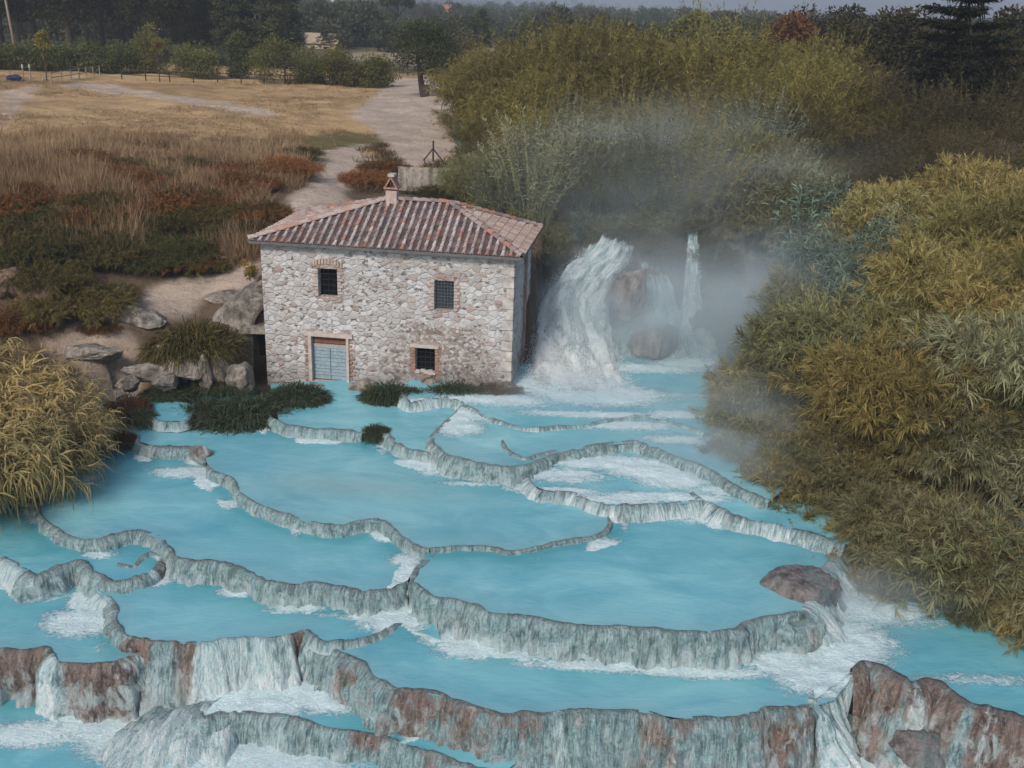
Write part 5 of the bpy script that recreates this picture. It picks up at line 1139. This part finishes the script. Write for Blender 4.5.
for i, (px, h, R) in enumerate([(-10,3.6,2.6),(14,3.4,2.6),(38,3.2,2.5),(62,3.4,2.5),(84,3.2,2.5),(104,3.0,2.2),(122,3.0,1.8)]):
    tree(px, 78-(i*.8), 116+i, h, R, O, 'dark green hedge bush behind the wooden fence at the upper left', 'bush', 'bush', 'hedge bushes behind the fence', (.55, .7, .5), lf=.3, wd=.13, K=26, per=150, key='hedge%d' % (i % 2), tr=.1)
tree(48, 90, 104, 5.0, .8, O, 'slender yellow green sapling at the fence corner', 'sapling', 'round', None, (1.6, 1.5, .7), lf=.26, wd=.1, K=12, per=90, tr=.05, bare=.35)
tree(160, 84, 112, 4.6, .8, O, 'thin young sapling on the field edge below the rounded tree', 'sapling', 'round', None, (1.1, 1., .6), lf=.24, wd=.1, K=8, per=70, tr=.05, bare=.4)
tree(1, 60, 118, 2.6, 1.3, mat_foliage('pink_blossom', (.10, .06, .045), (.34, .14, .13)), 'pink flowering bush at the top left edge', 'bush', 'bush', None, lf=.2, wd=.1, K=12, per=90, tr=.08)
tree(424, 97, 110, 7.6, 4.0, D, 'dark leaning tree with a bare curved trunk standing on the sandy ground', 'tree', 'round', None, (1.7, 1.8, 1.2), lf=.34, wd=.12, K=44, per=200, lean=(-1.0, .2), tr=.3, bare=.2)
tree(452, 98, 112, 7., 4.0, O, 'pale half bare tree with yellow leaves beside the dark leaning tree', 'tree', 'round', None, (1.25, 1.1, .9), lf=.24, wd=.09, K=26, per=110, tr=.2, bare=.2, lighttrunk=True)
mid = [(318,50,240,9.5,4.6,'round','grey green broad tree in the middle distance'),(345,48,262,9,4.,'round','greyish tree behind the broad one in the middle distance'),(366,48,235,7.5,3.2,'round','dark round tree left of the umbrella pine'),(398,48,250,10.5,5.2,'pine','dark umbrella pine with a flat wide crown'),(294,30,300,9,5,'round','bluish round tree right of the cypress row'),(380,52,225,6,3,'round','small dark tree below the umbrella pine'),(481,34,205,9,1.7,'cone','single dark cypress above the left end of the thicket'),(690,42,150,9,4,'round','olive tree rising above the thicket near the pale field'),(722,48,140,7.5,3.5,'round','smaller olive tree right of the pale field'),(655,45,150,7,3,'round','low tree behind the thicket left of the pale field')]
for px, py, Yd, h, R, kd, lb in mid:
    tree(px, py, Yd, h, R, O if Yd < 160 else D, lb, 'tree', kd, None, (.8, .9, .7) if Yd < 160 else (1.9, 2.1, 1.7), lf=.6, wd=.3, K=34, per=120, tr=.3)
tree(792, 70, 100, 8.9, 3.6, mat_foliage('rust_foliage', (.09, .045, .022), (.24, .12, .05)), 'rust red autumn tree behind the thicket', 'tree', 'round', None, lf=.4, wd=.2, K=34, per=130, tr=.25)
tree(775, 60, 108, 7.8, 2.8, mat_foliage('rust_foliage_pale', (.13, .07, .02), (.30, .17, .05)), 'smaller rusty tree on the left of the rust red one', 'tree', 'round', None, lf=.4, wd=.2, K=24, per=130, tr=.25)
for i, (px, Yd, h, R) in enumerate([(815,118,12.8,4.5),(842,122,12.4,4.5),(866,116,10.5,4),(892,112,10.6,4),(915,104,10.4,4),(985,100,11,4.5),(1010,96,11.4,4.5),(1040,92,11,4.5),(970,118,13,5),(1035,112,13.5,5),(868,96,8.4,3.6),(905,92,8.2,3.6),(1000,84,8,3.6),(930,88,7.8,3.4),(1045,80,8,3.4)]):
    tree(px, 60, Yd, h*(.70 if px > 880 else .78), R, D, 'dark brownish tree in the shadowy wood around the tall conifer', 'tree', 'round', 'dark trees of the wood on the right', (1.15, .95, .8), lf=.45, wd=.22, K=38, per=140, key='dr%d' % (i % 5), tr=.3, bare=.15)
tree(945, 150, 72, 15.5, 3.7, D, 'tall dark layered conifer towering over the right side', 'conifer', 'layer', None, (.8, .75, .7), key='conifer', tr=.14)
# bare twiggy shrub on the right edge
def twigs(n=420):
    P0, P1, L = [], [], []
    def grow(p, d, l, r, k):
        q = p+d*l; P0.append(p); P1.append(q); L.append(r)
        if k: 
            for _ in range(3): grow(q, unit(d+rng.normal(0, .55, 3)), l*.72, r*.6, k-1)
    for _ in range(7): grow(np.array([0., 0, 0]), unit(np.array([rng.normal(0, .6), rng.normal(0, .6), 1.])), 1.1, .035, 4)
    L = np.array(L); return tubes(np.array(P0), np.array(P1), L, L*.65, .5)
tw = fmesh('bare_shrub', twigs())
for (px, py, Yd, lb) in [(1008,170,56,'pale bare twiggy shrub at the right edge'),(1030,200,52,'second bare twiggy shrub cut by the right edge')]:
    p = PY(px, py, Yd); plant('bare_shrub', tw, M['twig'], (p[0], p[1], p[2]-2.2), lb, 'shrub', None, 1.25)

# far woodland on the hills, uncountable
Vs = []
T0_ = [crown(1., 1.6, 0, 16, 60, .2, .12, .3)[1] for _ in range(3)]; T_ = [crown(1., 1.6, 0, 9, 26, .42, .26, .3)[1] for _ in range(4)]; T2_ = [crown(1., 1.6, 0, 6, 9, .6, .4, .3)[1] for _ in range(4)]
V, Q, T, A, b = [], [], [], [], 0
n_ = 0
while n_ < 5200:
    yd = 190*math.exp(random.uniform(0, 3.1)); xx = random.uniform(-.55, .56)*yd
    if yd < 300 and xx < 0 and random.random() < .6: continue
    dens = fbm(xx/110, yd/150, 31, 3)
    if dens < -.12 and random.random() < .88: continue
    z = float(farz(xx, yd)) if yd > 240 else gz(xx, min(yd, 175.)); v, q, t, a = T0_[n_ % 3] if yd < 480 else (T_ if yd < 1100 else T2_)[n_ % 4]; sc = random.uniform(2.2, 4.2)*(1+yd/2600)
    V.append(v*[sc, sc, sc*random.uniform(.8, 1.3)]+[xx, yd, z-.3]); Q.append(q+b); T.append(t+b); A.append(a*.6+random.uniform(0, .4)); b += len(v); n_ += 1
me = npmesh('far_woodland', np.vstack(V), np.vstack(Q), np.vstack(T), dict(rnd=np.concatenate(A)), False)
o = tag(link('far_woodland', me, mat_foliage('far_wood_foliage', (.035, .045, .025), (.13, .14, .075))), 'distant hazy woods covering the hills', 'woods', None, 'stuff')
# far houses
def farhouse(px, py, Yd, wd, h, label, wallc=(.6, .52, .45), rfc=(.42, .16, .11)):
    p = PY(px, py, Yd); z = p[2]; r_ = empty('farmhouse', (p[0], p[1], z), label, 'house', rz=random.uniform(-.3, .3))
    mb = MB(); mb.box((0, 0, h/2-2), (wd, wd*.6, h+4)); wl = mb.build('wall', plain('far_plaster', wallc, .9, .1), r_)
    mb = MB(); a, b_, e = wd/2+.4, wd*.3+.4, h
    mb.add([(-a, -b_, e), (a, -b_, e), (a, b_, e), (-a, b_, e), (-a, 0, e+wd*.2), (a, 0, e+wd*.2)], [(0, 1, 5, 4), (2, 3, 4, 5), (0, 4, 3), (1, 2, 5), (0, 3, 2, 1)]); mb.build('roof', plain('far_roof', rfc, .9, .15), r_)
    for k in range(3):
        mb = MB(); mb.box(((k-1)*wd*.28, -wd*.3-.03, h*.55), (wd*.09, .1, h*.28)); mb.build('window', M['void'], r_)
farhouse(339, 5, 900, 12, 5, 'red roofed farmhouse among trees near the top edge')
farhouse(428, 19, 560, 6.5, 3, 'small white farmhouse with a pink roof in the far woods')
farhouse(384, 48, 255, 7, 2.8, 'low pinkish shed below the umbrella pine', (.55, .45, .42), (.45, .3, .27))
farhouse(397, 46, 262, 5, 3.4, 'little white hut right of the pinkish shed', (.75, .72, .7), (.5, .4, .38))
farhouse(450, 18, 520, 9, 4, 'tiny pale house in the distance right of the small farmhouse')
farhouse(318, 52, 205, 9, 1.6, 'long low pale cabin behind the field bushes', (.5, .42, .3), (.4, .33, .24))

# wooden post-and-rail fence
def fence(pts, label, nr=2, mt=None):
    mt = mt or M['wood']
    W = [ground_hit(*p) for p in pts]; C, q = crom(np.array(W), 2.4); r_ = empty('wooden_fence', tuple(C[0]), label, 'fence'); O_ = C[0]
    for p in C:
        mb = MB(); mb.box(p-O_+np.array([0, 0, .5]), (.1, .1, 1.2)); mb.build('post', mt, r_)
    for k in range(nr):
        mb = MB(); mb.tube(C-O_+np.array([0, -.08, .55+k*.45]), .04, 5); mb.build('rail', mt, r_)
fence([(52,84),(75,80),(100,76)], 'pale post and rail fence beside the sapling at the upper left')
fence([(122,80),(200,83),(290,85),(375,86)], 'dark low post and rail fence along the far side of the field', mt=M['darkwood'])
def pole():
    p = PY(18, 66, 128); r_ = empty('power_pole', (p[0], p[1], gz(p[0], p[1])), 'leaning pale wooden power pole at the top left', 'pole')
    mb = MB(); mb.tube([(0, 0, -.3), (-.35, 0, 5.), (-.7, 0, 9.6)], [.17, .15, .11], 8); mb.build('mast', M['wood'], r_, True)
    mb = MB(); mb.tube([(-.68, 0, 9.0), (-8, 1, 8.3), (-16, 2, 8.6)], .03, 4); mb.build('wire', M['iron'], r_)
    mb = MB(); mb.box((-.68, -.1, 9.1), (.5, .12, .12)); mb.build('crossarm', M['wood'], r_)
pole()
p = ground_hit(16, 81); blue = plain('faded_blue_cloth', (.025, .032, .08), .9, .3, 3)
boulder('cloth_bundle', tuple(p+np.array([0, 0, .3])), (.8, .4, .45), 'small dark blue bundle at the foot of the hedge', blue, 71, cat='bundle')
for k, (a, lb) in enumerate([(24, 'white topped marker stake nearer the blue bundle'), (31, 'white topped marker stake farther from the blue bundle')]):
    p = ground_hit(a, 81); r_ = empty('marker_stake', tuple(p), lb, 'stake'); mb = MB(); mb.tube([(0, 0, -.1), (0, 0, 1.2)], .06, 6); mb.build('shaft', M['wood'], r_)
    mb = MB(); mb.tube([(0, 0, 1.2), (0, 0, 1.5)], [.1, .07], 6); mb.build('cap', M['surround'], r_)
# braced wooden post, bin by the tree, mossy rock by the pond
p = ground_hit(433, 162); r_ = empty('braced_post', tuple(p), 'dark wooden post with two slanting braces on the sandy bank', 'post')
mb = MB(); mb.tube([(0, 0, -.2), (.02, 0, 1.35)], [.07, .06], 6); mb.build('post', M['darkwood'], r_)
for sg in (-1, 1): mb = MB(); mb.tube([(sg*.75, .1, -.1), (0, 0, .85)], .045, 5); mb.build('brace', M['darkwood'], r_)
p = ground_hit(425, 97); r_ = empty('waste_bin', tuple(p), 'dark box bin leaning against the foot of the dark tree', 'bin')
mb = MB(); mb.box((0, 0, .55), (.85, .7, 1.1)); mb.build('bin_body', M['darkwood'], r_); mb = MB(); mb.box((0, 0, 1.14), (.95, .8, .08)); mb.build('lid', M['darkwood'], r_)
boulder('rock', tuple(ground_hit(459, 160)), (.9, .6, .42), 'round rock with ochre top beside the stream behind the house', mat_rock('ochre_rock', (.12, .10, .09), (.50, .38, .16), (.2, .16, .08), .4), 81, cat='rock')
sw = sheet('old_stone_wall', [RY((398,166,57),(430,168,57),(470,172,57)), RY((398,176,56.8),(430,179,56.8),(470,182,56.8)), RY((396,190,56.6),(430,193,56.6),(470,196,56.6))], M['ledge'], .12, .12, 0, back=.1)
tag(sw, 'old low stone retaining wall behind the chimney', 'stone wall')

# ---------------------------------------------------------------- air: haze of distance and steam over the falls
mb = MB(); mb.box((0, 4500, 70), (13000, 9600, 160)); t = NT('distance_haze'); pv = t.n('ShaderNodeVolumePrincipled'); pv.inputs['Color'].default_value = (.72, .80, .92, 1); pv.inputs['Density'].default_value = .0006; pv.inputs['Anisotropy'].default_value = .2
t.l(pv.outputs[0], t.out.inputs['Volume']); tag(mb.build('haze', t.m), kind='stuff')
def steam(c, s_, dens, seed, label):
    t = NT('steam'); o = t.n('ShaderNodeTexCoord').outputs['Object']
    gr = t.n('ShaderNodeVectorMath', operation='LENGTH'); t.l(o, gr.inputs[0]); fall = t.rng(gr.outputs['Value'], .25, 1., 1, 0)
    n = t.noise(t.coord((1, 1, 1), o, (seed, 0, 0)), 1.7, 3, .55, .4); k = t.rng(n, .36, .72)
    dn = t.math('MULTIPLY', t.math('MULTIPLY', t.math('MULTIPLY', fall, fall), k), dens)
    pv = t.n('ShaderNodeVolumePrincipled'); pv.inputs['Color'].default_value = (.80, .93, 1., 1); t.l(dn, pv.inputs['Density']); t.l(pv.outputs[0], t.out.inputs['Volume'])
    import bmesh
    bm = bmesh.new(); bmesh.ops.create_icosphere(bm, subdivisions=3, radius=1); me = bpy.data.meshes.new('steam'); bm.to_mesh(me); bm.free()
    o_ = link('steam', me, t.m, None, tuple(c)); o_.scale = s_; return tag(o_, label, 'steam', None, 'stuff')
steam(PY(640, 310, 44), (7.5, 5.5, 4.6), .66, 0, 'pale steam drifting around the waterfalls')
steam(PY(680, 180, 50), (12.5, 6.5, 5.2), .2, 4, 'blue grey steam rising above the cliff')
steam(PY(775, 330, 41), (7.5, 5.5, 5.6), .5, 8, 'steam over the bushes right of the falls')
steam(PY(745, 450, 33), (5.5, 4.5, 3.2), .55, 12, 'steam over the water by the right bank')
steam(PY(620, 400, 37), (7.5, 4.2, 1.6), .4, 16, 'low steam over the foaming basin')
steam(PY(850, 600, 25.5), (4.2, 2.8, 1.6), .4, 21, 'steam over the rapids on the right')
